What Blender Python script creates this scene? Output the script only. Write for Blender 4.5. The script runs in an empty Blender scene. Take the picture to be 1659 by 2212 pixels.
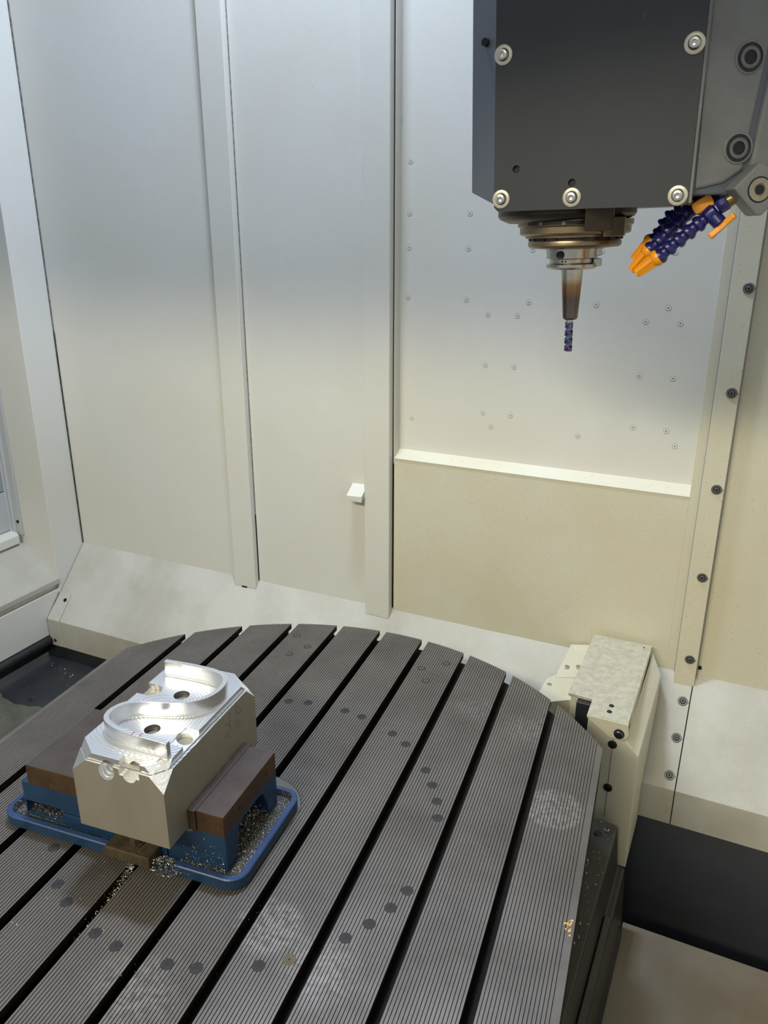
import bpy, bmesh, math, random
from mathutils import Vector, Matrix
random.seed(7)
S = bpy.context.scene
COL = S.collection
R = math.radians
PI = math.pi

# ------------------------------------------------------------------ camera
cam_d = bpy.data.cameras.new('camera')
cam = bpy.data.objects.new('camera', cam_d)
COL.objects.link(cam)
cam_d.sensor_fit = 'VERTICAL'
cam_d.sensor_height = 24.0
cam_d.lens = 24.0 * 1708.46 / 2212.0
cam_d.clip_start = 0.02
# rows: camera right / up / back expressed in the world
right = Vector((0.9030666554, 0.4294997897, 0.0007392890))
down = Vector((0.1469422385, -0.3073425653, -0.9401853679))
fwd = Vector((-0.4035822028, 0.8491586885, -0.3406624831))
mw = Matrix.Identity(4)
for i in range(3):
    mw[i][0] = right[i]; mw[i][1] = -down[i]; mw[i][2] = -fwd[i]
mw.translation = Vector((0.619204853, -0.822647567, 0.850340136))
cam.matrix_world = mw
S.camera = cam

# ------------------------------------------------------------------ view, world, lights
S.view_settings.view_transform = 'Standard'
S.view_settings.look = 'None'
S.view_settings.gamma = 1.0
S.view_settings.use_curve_mapping = False
S.view_settings.exposure = 0.35

world = bpy.data.worlds.new('world')
S.world = world
world.use_nodes = True
bg = world.node_tree.nodes['Background']
bg.inputs[0].default_value = (0.90, 0.93, 1.0, 1)
bg.inputs[1].default_value = 0.40


def area(name, loc, target, sx, sy, power, color, spread=180):
    d = bpy.data.lights.new(name, 'AREA')
    d.shape = 'RECTANGLE'; d.size = sx; d.size_y = sy
    d.energy = power; d.color = color; d.spread = R(spread)
    o = bpy.data.objects.new(name, d)
    COL.objects.link(o)
    o.location = loc
    o.rotation_euler = (Vector(target) - Vector(loc)).to_track_quat('-Z', 'Y').to_euler()
    return o


# cool lamp under the machine roof, warm shop light coming in through the open door
area('work_lamp', (-0.20, 0.50, 2.38), (-0.20, 0.45, 0.0), 0.34, 0.12, 31.0, (0.66, 0.78, 1.0))
area('shop_light', (-0.5, -3.3, 2.75), (0.1, 0.8, 0.1), 2.4, 0.26, 100.0, (1.0, 0.92, 0.68))


# ------------------------------------------------------------------ helpers
def lin(r, g, b):
    f = lambda c: (c / 255 / 12.92) if c / 255 <= 0.04045 else ((c / 255 + 0.055) / 1.055) ** 2.4
    return (f(r), f(g), f(b), 1.0)


def mat(name, rgb, rough=0.5, metal=0.0, var=None, vscale=6.0, vamt=0.5, speck=None, sscale=120.0, samt=0.6, sthr=0.66,
        bump=0.0, bscale=200.0, coat=0.0, stretch=None, rvar=0.0, spec=0.5):
    """paint or metal: a base colour, slow blotches of a second colour, small specks and fine relief"""
    m = bpy.data.materials.new(name); m.use_nodes = True
    nt = m.node_tree; N = nt.nodes; L = nt.links
    b = N['Principled BSDF']
    b.inputs['Roughness'].default_value = rough
    b.inputs['Metallic'].default_value = metal
    b.inputs['Coat Weight'].default_value = coat
    b.inputs['Specular IOR Level'].default_value = spec
    c = lin(*rgb)
    b.inputs['Base Color'].default_value = c
    tc = N.new('ShaderNodeTexCoord')
    vec = tc.outputs['Object']
    if stretch:
        mp = N.new('ShaderNodeMapping'); mp.inputs['Scale'].default_value = stretch
        L.new(vec, mp.inputs[0]); vec = mp.outputs[0]
    out = None
    if var:
        n = N.new('ShaderNodeTexNoise'); n.inputs['Scale'].default_value = vscale
        n.inputs['Detail'].default_value = 6; n.inputs['Roughness'].default_value = 0.6
        L.new(vec, n.inputs['Vector'])
        rp = N.new('ShaderNodeValToRGB')
        rp.color_ramp.elements[0].position = 0.38; rp.color_ramp.elements[0].color = (0, 0, 0, 1)
        rp.color_ramp.elements[1].position = 0.72; rp.color_ramp.elements[1].color = (1, 1, 1, 1)
        L.new(n.outputs['Fac'], rp.inputs[0])
        mu = N.new('ShaderNodeMath'); mu.operation = 'MULTIPLY'; mu.inputs[1].default_value = vamt
        L.new(rp.outputs[0], mu.inputs[0])
        mx = N.new('ShaderNodeMixRGB'); mx.inputs[1].default_value = c; mx.inputs[2].default_value = lin(*var)
        L.new(mu.outputs[0], mx.inputs[0]); out = mx.outputs[0]
        if rvar:
            ma = N.new('ShaderNodeMath'); ma.operation = 'MULTIPLY_ADD'
            ma.inputs[1].default_value = rvar; ma.inputs[2].default_value = rough
            L.new(rp.outputs[0], ma.inputs[0]); L.new(ma.outputs[0], b.inputs['Roughness'])
    if speck:
        n2 = N.new('ShaderNodeTexNoise'); n2.inputs['Scale'].default_value = sscale
        n2.inputs['Detail'].default_value = 2
        L.new(vec, n2.inputs['Vector'])
        r2 = N.new('ShaderNodeValToRGB')
        r2.color_ramp.elements[0].position = sthr; r2.color_ramp.elements[0].color = (0, 0, 0, 1)
        r2.color_ramp.elements[1].position = sthr + 0.06; r2.color_ramp.elements[1].color = (1, 1, 1, 1)
        L.new(n2.outputs['Fac'], r2.inputs[0])
        m2 = N.new('ShaderNodeMath'); m2.operation = 'MULTIPLY'; m2.inputs[1].default_value = samt
        L.new(r2.outputs[0], m2.inputs[0])
        mx2 = N.new('ShaderNodeMixRGB'); mx2.inputs[2].default_value = lin(*speck)
        if out: L.new(out, mx2.inputs[1])
        else: mx2.inputs[1].default_value = c
        L.new(m2.outputs[0], mx2.inputs[0]); out = mx2.outputs[0]
    if out: L.new(out, b.inputs['Base Color'])
    if bump:
        n3 = N.new('ShaderNodeTexNoise'); n3.inputs['Scale'].default_value = bscale
        n3.inputs['Detail'].default_value = 3
        L.new(vec, n3.inputs['Vector'])
        bp = N.new('ShaderNodeBump'); bp.inputs['Strength'].default_value = bump
        bp.inputs['Distance'].default_value = 0.001
        L.new(n3.outputs['Fac'], bp.inputs['Height'])
        L.new(bp.outputs[0], b.inputs['Normal'])
    return m


M = {}
M['paint'] = mat('cream_paint', (220, 219, 212), 0.42, var=(210, 205, 186), vscale=1.6, vamt=0.55,
                 speck=(120, 108, 80), sscale=230, samt=0.30, sthr=0.71, bump=0.12, bscale=350)
M['paint_low'] = mat('stained_cream_paint', (211, 207, 186), 0.45, var=(198, 182, 138), vscale=3.2, vamt=0.40,
                     speck=(110, 92, 58), sscale=240, samt=0.40, sthr=0.67, bump=0.15, bscale=350)
M['apron'] = mat('chalky_apron_paint', (194, 192, 182), 0.55, var=(160, 154, 138), vscale=4.5, vamt=0.75,
                 speck=(100, 92, 70), sscale=300, samt=0.35, sthr=0.66, bump=0.2, bscale=300)
M['lid'] = mat('worn_cream_lid', (198, 193, 174), 0.5, var=(152, 143, 114), vscale=75, vamt=0.6,
               speck=(110, 98, 72), sscale=240, samt=0.4, sthr=0.64, bump=0.25, bscale=220)
M['seal'] = mat('dark_sealant', (38, 38, 38), 0.7, var=(120, 118, 110), vscale=60, vamt=0.5, bump=0.5, bscale=260)
M['grey_gap'] = mat('grey_backing', (150, 150, 152), 0.7, bump=0.1)
M['black'] = mat('black_paint', (34, 37, 42), 0.42, var=(58, 58, 60), vscale=7, vamt=0.7, speck=(150, 150, 150), sscale=260,
                 samt=0.35, sthr=0.74, bump=0.15, bscale=200)
M['trough'] = mat('scratched_trough_paint', (72, 76, 82), 0.45, var=(60, 60, 60), vscale=5, vamt=0.6, speck=(150, 148, 140), sscale=160,
                  samt=0.35, sthr=0.73, bump=0.1, stretch=(0.4, 1, 1))
M['seal_worn'] = mat('worn_sealant', (150, 150, 146), 0.7, var=(54, 54, 52), vscale=120, vamt=1.0, bump=0.4)
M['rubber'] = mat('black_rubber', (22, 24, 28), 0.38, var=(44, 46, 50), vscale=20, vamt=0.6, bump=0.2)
M['plate'] = mat('dusty_brown_plate', (134, 125, 110), 0.55, metal=0.1, var=(104, 90, 70), vscale=4, vamt=0.75,
                 speck=(168, 160, 144), sscale=220, samt=0.4, sthr=0.70, bump=0.2, bscale=300)
M['saddle'] = mat('dark_saddle_paint', (42, 40, 35), 0.45, var=(60, 56, 46), vscale=9, vamt=0.6, speck=(120, 112, 96), sscale=240,
                  samt=0.4, sthr=0.72, bump=0.25, bscale=260)
M['iron'] = mat('cast_iron_table', (116, 110, 104), 0.46, metal=0.4, var=(92, 86, 79), vscale=9, vamt=0.8,
                speck=(88, 80, 74), sscale=300, samt=0.45, sthr=0.64, bump=0.15, bscale=500, rvar=0.12)
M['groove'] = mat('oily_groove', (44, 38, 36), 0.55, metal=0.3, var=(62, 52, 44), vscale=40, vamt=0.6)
M['slotwall'] = mat('oily_shaded_slots', (34, 28, 23), 0.7, spec=0.2, var=(17, 14, 12), vscale=50, vamt=0.8, bump=0.2)  # oily brown, darkened further to paint in the shade of the slots
M['rust'] = mat('rusty_edge', (126, 104, 74), 0.5, metal=0.4, var=(90, 66, 38), vscale=30, vamt=0.7, bump=0.2)
M['plug'] = mat('grey_plastic_plug', (47, 46, 45), 0.6, spec=0.3, var=(62, 62, 64), vscale=80, vamt=0.5)
M['plug_brown'] = mat('brown_plug', (96, 84, 62), 0.5, metal=0.3, var=(76, 64, 44), vscale=80, vamt=0.6)
M['hole'] = mat('dark_hole', (10, 10, 10), 0.6)
M['steel'] = mat('steel', (196, 194, 188), 0.28, metal=1.0, var=(160, 156, 148), vscale=40, vamt=0.5)
M['dark_steel'] = mat('black_oxide_steel', (46, 46, 47), 0.36, metal=0.7, var=(72, 70, 68), vscale=60, vamt=0.5)
M['blue'] = mat('blue_vise_paint', (26, 58, 88), 0.45, var=(18, 40, 62), vscale=14, vamt=0.7, speck=(140, 140, 136),
                sscale=300, samt=0.3, sthr=0.74, bump=0.2, bscale=300)
M['blue_rim'] = mat('blue_rim_paint', (44, 70, 114), 0.4, var=(26, 46, 78), vscale=20, vamt=0.6, speck=(130, 130, 130),
                    sscale=300, samt=0.3, sthr=0.74, bump=0.15)
M['tray'] = mat('swarf_dusty_tray', (70, 70, 68), 0.6, metal=0.2, var=(40, 44, 50), vscale=22, vamt=0.8, speck=(190, 186, 176),
                sscale=420, samt=0.8, sthr=0.60, bump=0.6, bscale=420)
M['jaw'] = mat('brown_jaw_steel', (94, 84, 80), 0.42, metal=0.5, var=(74, 62, 56), vscale=18, vamt=0.7, speck=(150, 140, 126),
               sscale=300, samt=0.3, sthr=0.72, bump=0.12)
M['jaw_side'] = mat('rusty_jaw_side', (86, 64, 42), 0.5, metal=0.4, var=(58, 42, 28), vscale=26, vamt=0.8, speck=(150, 120, 70),
                    sscale=260, samt=0.4, sthr=0.66, bump=0.25)
M['clamp'] = mat('grimy_clamp_steel', (92, 80, 60), 0.5, metal=0.4, var=(54, 46, 34), vscale=50, vamt=0.8, bump=0.4, bscale=300)
M['bolt_grey'] = mat('grey_bolt_steel', (112, 112, 110), 0.45, metal=0.5, var=(84, 84, 82), vscale=80, vamt=0.5)
M['rivet_ring'] = mat('rivet_outline', (150, 150, 144), 0.5)
M['black_head'] = mat('charcoal_cover', (38, 42, 45), 0.42, var=(50, 53, 54), vscale=6, vamt=0.6, speck=(120, 120, 118),
                      sscale=160, samt=0.3, sthr=0.75, bump=0.12, stretch=(1, 1, 0.35))
M['grey_head'] = mat('grey_casting', (118, 118, 115), 0.45, var=(88, 88, 87), vscale=12, vamt=0.7, speck=(160, 160, 156),
                     sscale=120, samt=0.3, sthr=0.70, bump=0.2)
M['slate'] = mat('slate_chamfer_paint', (88, 92, 102), 0.45, var=(86, 90, 98), vscale=5, vamt=0.5, bump=0.1)
M['nose'] = mat('bronze_nose_steel', (150, 132, 104), 0.34, metal=0.9, var=(96, 82, 64), vscale=14, vamt=0.7, bump=0.1)
M['nose_dark'] = mat('dark_nose_steel', (78, 68, 56), 0.38, metal=0.8, var=(48, 42, 36), vscale=18, vamt=0.7)
M['holder'] = mat('holder_steel', (190, 184, 172), 0.24, metal=1.0, var=(150, 138, 116), vscale=24, vamt=0.5)
M['washer'] = mat('pale_steel_washer', (204, 197, 178), 0.36, metal=0.5, var=(168, 160, 142), vscale=60, vamt=0.4)
M['worn_ring'] = mat('worn_bolt_ring', (158, 146, 124), 0.45, metal=0.4, var=(118, 108, 90), vscale=120, vamt=0.7, bump=0.3)
M['hose'] = mat('blue_hose_plastic', (30, 28, 96), 0.32, var=(22, 20, 66), vscale=40, vamt=0.5)
M['orange'] = mat('orange_plastic', (240, 156, 24), 0.36, var=(214, 128, 18), vscale=40, vamt=0.5)
M['brass'] = mat('dull_brass', (140, 120, 70), 0.35, metal=0.8, var=(92, 80, 48), vscale=40, vamt=0.6)
M['chip'] = mat('aluminium_swarf', (226, 222, 208), 0.30, metal=0.9, var=(190, 176, 140), vscale=300, vamt=0.6)
M['chip_dark'] = mat('oily_swarf', (110, 104, 88), 0.45, metal=0.7, var=(54, 50, 44), vscale=200, vamt=0.8)
M['gold'] = mat('brass_flakes', (224, 176, 96), 0.4, metal=0.1, var=(240, 210, 150), vscale=200, vamt=0.5)
M['cloth'] = mat('olive_cloth', (92, 92, 78), 0.8, var=(70, 70, 60), vscale=18, vamt=0.7, bump=0.5, bscale=400)
M['pencil'] = mat('pencil_mark', (66, 62, 56), 0.8)
M['red'] = mat('red_ink', (160, 40, 44), 0.6)
M['glasspane'] = mat('window_glass', (150, 158, 160), 0.08, spec=0.6)
M['gasket'] = mat('window_gasket', (188, 190, 190), 0.5)
M['dark_room'] = mat('machine_outer_skin', (150, 150, 150), 0.6)
# faintly iridescent coating on the cutter
mi = mat('rainbow_coating', (60, 70, 96), 0.30, metal=0.8)
nt = mi.node_tree
lw = nt.nodes.new('ShaderNodeTexNoise'); lw.inputs['Scale'].default_value = 160
tc = nt.nodes.new('ShaderNodeTexCoord')
rp = nt.nodes.new('ShaderNodeValToRGB')
rp.color_ramp.elements[0].position = 0.30; rp.color_ramp.elements[0].color = lin(70, 140, 146)
rp.color_ramp.elements[1].position = 0.72; rp.color_ramp.elements[1].color = lin(190, 124, 112)
e = rp.color_ramp.elements.new(0.5); e.color = lin(96, 84, 140)
nt.links.new(tc.outputs['Object'], lw.inputs['Vector']); nt.links.new(lw.outputs['Fac'], rp.inputs[0])
nt.links.new(rp.outputs[0], nt.nodes['Principled BSDF'].inputs['Base Color'])
M['cutter'] = mi


def smudges(m, spots, rgb):
    """pale rubbed rings and patches left on the table by clamped parts"""
    nt = m.node_tree; N = nt.nodes; L = nt.links; b = N['Principled BSDF']
    src = b.inputs['Base Color'].links[0].from_socket
    tc = N.new('ShaderNodeTexCoord')
    nz = N.new('ShaderNodeTexNoise'); nz.inputs['Scale'].default_value = 150; nz.inputs['Detail'].default_value = 5
    L.new(tc.outputs['Object'], nz.inputs['Vector'])
    total = None
    for x, y, r, soft, amt in spots:
        d = N.new('ShaderNodeVectorMath'); d.operation = 'DISTANCE'
        d.inputs[1].default_value = (x, y, 0.09)
        L.new(tc.outputs['Object'], d.inputs[0])
        mr = N.new('ShaderNodeMapRange'); mr.inputs[1].default_value = r; mr.inputs[2].default_value = r * soft
        mr.inputs[3].default_value = 0; mr.inputs[4].default_value = amt
        L.new(d.outputs['Value'], mr.inputs[0])
        if total is None: total = mr.outputs[0]
        else:
            mx = N.new('ShaderNodeMath'); mx.operation = 'MAXIMUM'
            L.new(total, mx.inputs[0]); L.new(mr.outputs[0], mx.inputs[1]); total = mx.outputs[0]
    r2 = N.new('ShaderNodeMapRange'); r2.inputs[1].default_value = 0.36; r2.inputs[2].default_value = 0.62
    L.new(nz.outputs['Fac'], r2.inputs[0])
    mu = N.new('ShaderNodeMath'); mu.operation = 'MULTIPLY'
    L.new(total, mu.inputs[0]); L.new(r2.outputs[0], mu.inputs[1])
    mix = N.new('ShaderNodeMixRGB'); mix.inputs[2].default_value = lin(*rgb)
    L.new(mu.outputs[0], mix.inputs[0]); L.new(src, mix.inputs[1]); L.new(mix.outputs[0], b.inputs['Base Color'])


smudges(M['iron'], ((0.442, 0.152, 0.047, 0.88, 0.42), (0.128, -0.192, 0.050, 0.7, 0.38), (0.370, 0.345, 0.060, 0.3, 0.28), (0.27, 0.375, 0.050, 0.3, 0.28),
                    (0.215, -0.225, 0.060, 0.4, 0.35), (0.02, -0.33, 0.07, 0.3, 0.35)), (176, 170, 164))


def milled(name, rgb, rough, freq, strength):
    """bright milled aluminium with fine tool-path ridges"""
    m = mat(name, rgb, rough, metal=0.85, var=(220, 220, 222), vscale=30, vamt=0.6, rvar=0.10)
    nt = m.node_tree; N = nt.nodes; L = nt.links
    tc = N.new('ShaderNodeTexCoord')
    nz = N.new('ShaderNodeTexNoise'); nz.inputs['Scale'].default_value = 12
    L.new(tc.outputs['Object'], nz.inputs['Vector'])
    mxv = N.new('ShaderNodeVectorMath'); mxv.operation = 'MULTIPLY_ADD'
    mxv.inputs[1].default_value = (0.03, 0.03, 0.0)
    L.new(nz.outputs['Color'], mxv.inputs[0]); L.new(tc.outputs['Object'], mxv.inputs[2])
    w = N.new('ShaderNodeTexWave'); w.wave_type = 'RINGS'; w.rings_direction = 'Z'
    w.inputs['Scale'].default_value = freq; w.inputs['Distortion'].default_value = 1.0
    L.new(mxv.outputs[0], w.inputs['Vector'])
    bp = N.new('ShaderNodeBump'); bp.inputs['Strength'].default_value = strength; bp.inputs['Distance'].default_value = 0.0006
    L.new(w.outputs['Fac'], bp.inputs['Height'])
    L.new(bp.outputs[0], N['Principled BSDF'].inputs['Normal'])
    return m


M['milled'] = milled('milled_aluminium', (238, 239, 242), 0.30, 60, 0.35)
M['milled_side'] = mat('sidemilled_aluminium', (234, 234, 234), 0.26, metal=0.9, var=(206, 204, 198), vscale=16, vamt=0.6,
                       stretch=(1, 1, 6), rvar=0.12)
M['stock'] = mat('mill_finish_aluminium', (176, 168, 150), 0.46, metal=0.65, var=(156, 148, 130), vscale=14, vamt=0.6,
                 speck=(120, 112, 96), sscale=120, samt=0.3, sthr=0.70, bump=0.1, stretch=(1, 1, 0.35))
M['burr'] = mat('rough_bright_cut', (250, 250, 248), 0.36, metal=0.12, var=(216, 212, 200), vscale=160, vamt=0.6, bump=0.8, bscale=420)


M['bore'] = mat('drilled_bore', (140, 140, 140), 0.35, metal=0.8, var=(96, 96, 98), vscale=300, vamt=0.8, bump=0.5, bscale=700)


class MB:
    def __init__(self):
        self.v = []; self.f = []; self.m = []; self.s = []

    def add(self, vs, fs, mi=0, smooth=False):
        o = len(self.v)
        self.v += [Vector(p) for p in vs]
        for f in fs:
            self.f.append([i + o for i in f]); self.m.append(mi); self.s.append(smooth)
        return self

    def box(self, a, b, mi=0):
        x0, y0, z0 = a; x1, y1, z1 = b
        return self.add([(x0, y0, z0), (x1, y0, z0), (x1, y1, z0), (x0, y1, z0), (x0, y0, z1), (x1, y0, z1), (x1, y1, z1), (x0, y1, z1)],
                        [(0, 3, 2, 1), (4, 5, 6, 7), (0, 1, 5, 4), (1, 2, 6, 5), (2, 3, 7, 6), (3, 0, 4, 7)], mi)

    def prism(self, poly, a, b, axis='z', mi=0, smooth=False):
        """extrude a 2D polygon from a to b along an axis; poly is (x,y), (x,z) or (y,z)"""
        def P(p, t):
            return {'z': (p[0], p[1], t), 'y': (p[0], t, p[1]), 'x': (t, p[0], p[1])}[axis]
        n = len(poly)
        vs = [P(p, a) for p in poly] + [P(p, b) for p in poly]
        fs = [tuple(range(n))[::-1], tuple(range(n, 2 * n))]
        self.add(vs, fs, mi, False)
        self.f += [[len(self.v) - 2 * n + k for k in (i, (i + 1) % n, n + (i + 1) % n, n + i)] for i in range(n)]
        self.m += [mi] * n; self.s += [smooth] * n
        return self

    def lathe(self, prof, mtx, n=24, mi=0, cap=True, sm=True):
        """prof = [(radius, height)] swept round the local z axis of mtx"""
        vs = []
        for r, z in prof:
            for k in range(n):
                a = 2 * PI * k / n
                vs.append(mtx @ Vector((r * math.cos(a), r * math.sin(a), z)))
        fs = []
        for j in range(len(prof) - 1):
            for k in range(n):
                fs.append((j * n + k, j * n + (k + 1) % n, (j + 1) * n + (k + 1) % n, (j + 1) * n + k))
        self.add(vs, fs, mi, sm)
        if cap:
            o = len(self.v) - len(vs)
            self.f.append([o + k for k in range(n)][::-1]); self.m.append(mi); self.s.append(False)
            o2 = o + (len(prof) - 1) * n
            self.f.append([o2 + k for k in range(n)]); self.m.append(mi); self.s.append(False)
        return self

    def cyl(self, p0, p1, r0, r1=None, n=20, mi=0):
        p0 = Vector(p0); p1 = Vector(p1)
        d = p1 - p0
        mt = Matrix.Translation(p0) @ d.to_track_quat('Z', 'Y').to_matrix().to_4x4()
        return self.lathe([(r0, 0), (r0 if r1 is None else r1, d.length)], mt, n, mi)

    def tube(self, pts, r, n=6, mi=0):
        pts = [Vector(p) for p in pts]
        vs = []; fs = []
        for i, p in enumerate(pts):
            t = (pts[min(i + 1, len(pts) - 1)] - pts[max(i - 1, 0)]).normalized()
            q = t.to_track_quat('Z', 'Y')
            for k in range(n):
                a = 2 * PI * k / n
                vs.append(p + q @ Vector((r * math.cos(a), r * math.sin(a), 0)))
        for i in range(len(pts) - 1):
            for k in range(n):
                fs.append((i * n + k, i * n + (k + 1) % n, (i + 1) * n + (k + 1) % n, (i + 1) * n + k))
        fs.append(tuple(range(n))[::-1]); fs.append(tuple(range((len(pts) - 1) * n, len(pts) * n)))
        return self.add(vs, fs, mi, True)

    def mesh(self, name, mats):
        me = bpy.data.meshes.new(name)
        me.from_pydata([tuple(p) for p in self.v], [], self.f)
        if not isinstance(mats, (list, tuple)): mats = [mats]
        for mm in mats: me.materials.append(mm)
        me.polygons.foreach_set('material_index', self.m)
        me.polygons.foreach_set('use_smooth', self.s)
        me.update()
        if any(self.s): me.set_sharp_from_angle(angle=R(32))
        return me

    def build(self, name, mats, parent=None, bevel=0.0, fix=False):
        me = self.mesh(name, mats)
        if fix:
            b = bmesh.new(); b.from_mesh(me); bmesh.ops.recalc_face_normals(b, faces=b.faces); b.to_mesh(me); b.free()
        o = bpy.data.objects.new(name, me)
        COL.objects.link(o)
        if parent: o.parent = parent
        if bevel:
            md = o.modifiers.new('bevel', 'BEVEL'); md.width = bevel; md.segments = 2
            md.limit_method = 'ANGLE'; md.angle_limit = R(35)
        return o


def link_mesh(name, me, parent, loc=(0, 0, 0), rot=None):
    o = bpy.data.objects.new(name, me); COL.objects.link(o)
    o.parent = parent; o.location = loc
    if rot is not None: o.rotation_euler = rot
    return o


def thing(name, label, cat, loc=(0, 0, 0), rot=(0, 0, 0), group=None):
    o = bpy.data.objects.new(name, None); COL.objects.link(o)
    o.empty_display_size = 0.02
    o.location = loc; o.rotation_euler = rot
    o['label'] = label; o['category'] = cat
    if group: o['group'] = group
    return o


def tag(o, label, cat, group=None, kind=None):
    o['label'] = label; o['category'] = cat
    if group: o['group'] = group
    if kind: o['kind'] = kind
    return o


def structure(o):
    o['kind'] = 'structure'
    return o


def apply_mods(o):
    dg = bpy.context.evaluated_depsgraph_get()
    ev = o.evaluated_get(dg)
    me = bpy.data.meshes.new_from_object(ev, depsgraph=dg)
    o.modifiers.clear()
    o.data = me


def cut(o, cutters):
    """boolean-subtract a list of MB solids"""
    hs = []
    for c in cutters:
        h = c.build('cutter', M['milled'], None, fix=True)
        h.parent = o.parent
        md = o.modifiers.new('cut', 'BOOLEAN'); md.operation = 'DIFFERENCE'; md.object = h; md.solver = 'EXACT'
        hs.append(h)
    bpy.context.view_layer.update()
    apply_mods(o)
    for h in hs:
        me = h.data; bpy.data.objects.remove(h, do_unlink=True); bpy.data.meshes.remove(me)


# frame facing a direction: local z along n
def face_frame(p, n):
    n = Vector(n).normalized()
    return Matrix.Translation(Vector(p)) @ n.to_track_quat('Z', 'Y').to_matrix().to_4x4()


TA = 0.1000                       # the rotary table is indexed 5.7 degrees off the machine axes
RT = Matrix.Rotation(TA, 4, 'Z')
TC = (0.0045, -0.005)             # table axis in the table frame

# ================================================================== SETTING
YW = 0.8758
ZB = -0.100
XL, XR = -1.25, 1.35
ZT = 2.45
SL = R(47)
YF = 0.700
ZF = ZB - (YW - YF) * math.tan(SL)


def apron_z(y): return ZB - (YW - y) * math.tan(SL)


# back wall: a dark backing skin with the sheet-metal panels hung on it
wall = structure(MB().box((XL - 0.02, YW + 0.040, -0.9), (XR, YW + 0.06, ZT)).build('wall_back', M['grey_gap']))
panels = [(-1.2475, -0.6605, YW, M['paint'], -0.14, ZT), (-0.5795, -0.2425, YW, M['paint'], -0.14, ZT),
          (0.5905, XR, YW, M['paint_low'], -0.14, ZT)]
for x0, x1, y, m_, z0, z1 in panels:
    MB().box((x0, y, z0), (x1, y + 0.003, z1)).build('panel', m_, wall, 0.0008)
# lower right panel folded back at the top into a sloping sill
lp = MB()
lp.prism([(YW, -0.14), (YW, 0.3135), (YW + 0.030, 0.3315), (YW + 0.030, 0.3285), (YW + 0.003, 0.312), (YW + 0.003, -0.14)], -0.1605, 0.5235, 'x')
lp.build('panel', M['paint_low'], wall, fix=True)
lp = MB().box((0.5235, YW, -0.14), (0.5425, YW + 0.003, ZT))
lp.build('panel', M['paint_low'], wall, 0.0006)
up = MB().box((-0.19, YW + 0.0298, 0.326), (0.5255, YW + 0.033, ZT)).build('panel', M['paint'], wall)
# returns of the recess
MB().box((0.5238, YW + 0.003, 0.30), (0.5258, YW + 0.033, ZT)).build('panel_return', M['paint_low'], wall)
MB().box((-0.1625, YW + 0.001, 0.30), (-0.1607, YW + 0.033, ZT)).build('panel_return', M['paint'], wall)
# lip along the sill
MB().tube([(-0.160, YW - 0.0004, 0.3135), (0.523, YW - 0.0004, 0.3135)], 0.0012, 5).build('sill_edge', M['paint_low'], wall)

RIVETS = [(-0.1642, 1.0659), (-0.1381, 0.9826), (-0.1389, 0.8756), (0.0036, 0.8749), (-0.1663, 0.8415), (-0.1398, 0.8031), (0.0027, 0.8028), (0.1462, 0.8026), (-0.1408, 0.6949), (0.0015, 0.6946), (0.1447, 0.6944), (0.0533, 0.6646), (0.1209, 0.6646), (-0.1671, 0.6148), (0.0520, 0.5526), (0.1194, 0.5526), (0.0516, 0.4418), (0.1182, 0.4415), (-0.1285, 0.4113), (-0.1686, 0.3930), (0.0721, 0.4111), (0.2888, 0.6945), (0.4330, 0.6944), (0.3920, 0.6650), (0.4596, 0.6648), (0.3907, 0.5536), (0.4586, 0.5535), (0.3895, 0.4425), (0.4579, 0.4423), (0.2740, 0.4107), (0.4791, 0.4116), (0.2908, 0.8017), (0.4335, 0.8010)]
rv = MB()
fr = face_frame((0, 0, 0), (0, -1, 0))
rv.lathe([(0.0058, 0.0), (0.0057, 0.0004), (0.0050, 0.0004)], fr, 18, 2, False, False)
rv.lathe([(0.0050, 0.0004), (0.0013, 0.0005)], fr, 18, 0, False, False)
rv.lathe([(0.0013, 0.0006), (0.0001, 0.0006)], fr, 8, 1, False, False)
rme = rv.mesh('rivet', [M['paint'], M['hole'], M['rivet_ring']])
for x, z in RIVETS:
    link_mesh('rivet', rme, up, (x, YW + 0.0298, z))

# pillars
def pillar(n, x0, x1, hook=False):
    y0 = YW - 0.019
    zb = apron_z(y0) + 0.001
    b = MB().prism([(y0, zb), (y0, ZT), (YW + 0.004, ZT), (YW + 0.004, ZB + 0.002)], x0, x1, 'x')
    o = structure(b.build('trim_%d' % n, M['paint'], None, 0.0018, fix=True))
    MB().box((x0 - 0.0065, YW - 0.0035, ZB), (x0 - 0.0004, YW + 0.004, ZT)).build('flange', M['paint'], o)
    return o


t1 = pillar(1, -0.6525, -0.5815)
MB().tube([(-0.5803, YW - 0.0005, ZB + 0.002), (-0.5803, YW - 0.0005, 0.10)], 0.0016, 6).build('sealant', M['hole'], t1)
MB().tube([(-0.5803, YW - 0.0005, 0.10), (-0.5803, YW - 0.0005, ZT)], 0.0012, 6).build('sealant', M['seal_worn'], t1)
MB().box((-0.628, YW - 0.0198, apron_z(YW - 0.019) - 0.001), (-0.6105, YW - 0.018, apron_z(YW - 0.019) + 0.004)).build('drain_notch', M['hole'], t1)
t2 = pillar(2, -0.2345, -0.1655)
hk = MB()
hk.add([(-0.2765, YW - 0.036, 0.2115), (-0.2335, YW - 0.036, 0.2135), (-0.2335, YW, 0.2355), (-0.2765, YW, 0.2345),
        (-0.2765, YW - 0.036, 0.1985), (-0.2335, YW - 0.036, 0.1975), (-0.2335, YW, 0.2205), (-0.2765, YW, 0.2195)],
       [(0, 1, 2, 3), (7, 6, 5, 4), (0, 4, 5, 1), (1, 5, 6, 2), (2, 6, 7, 3), (3, 7, 4, 0)])
hk.build('hook_tab', M['paint'], t2, 0.0012, fix=True)
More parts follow.
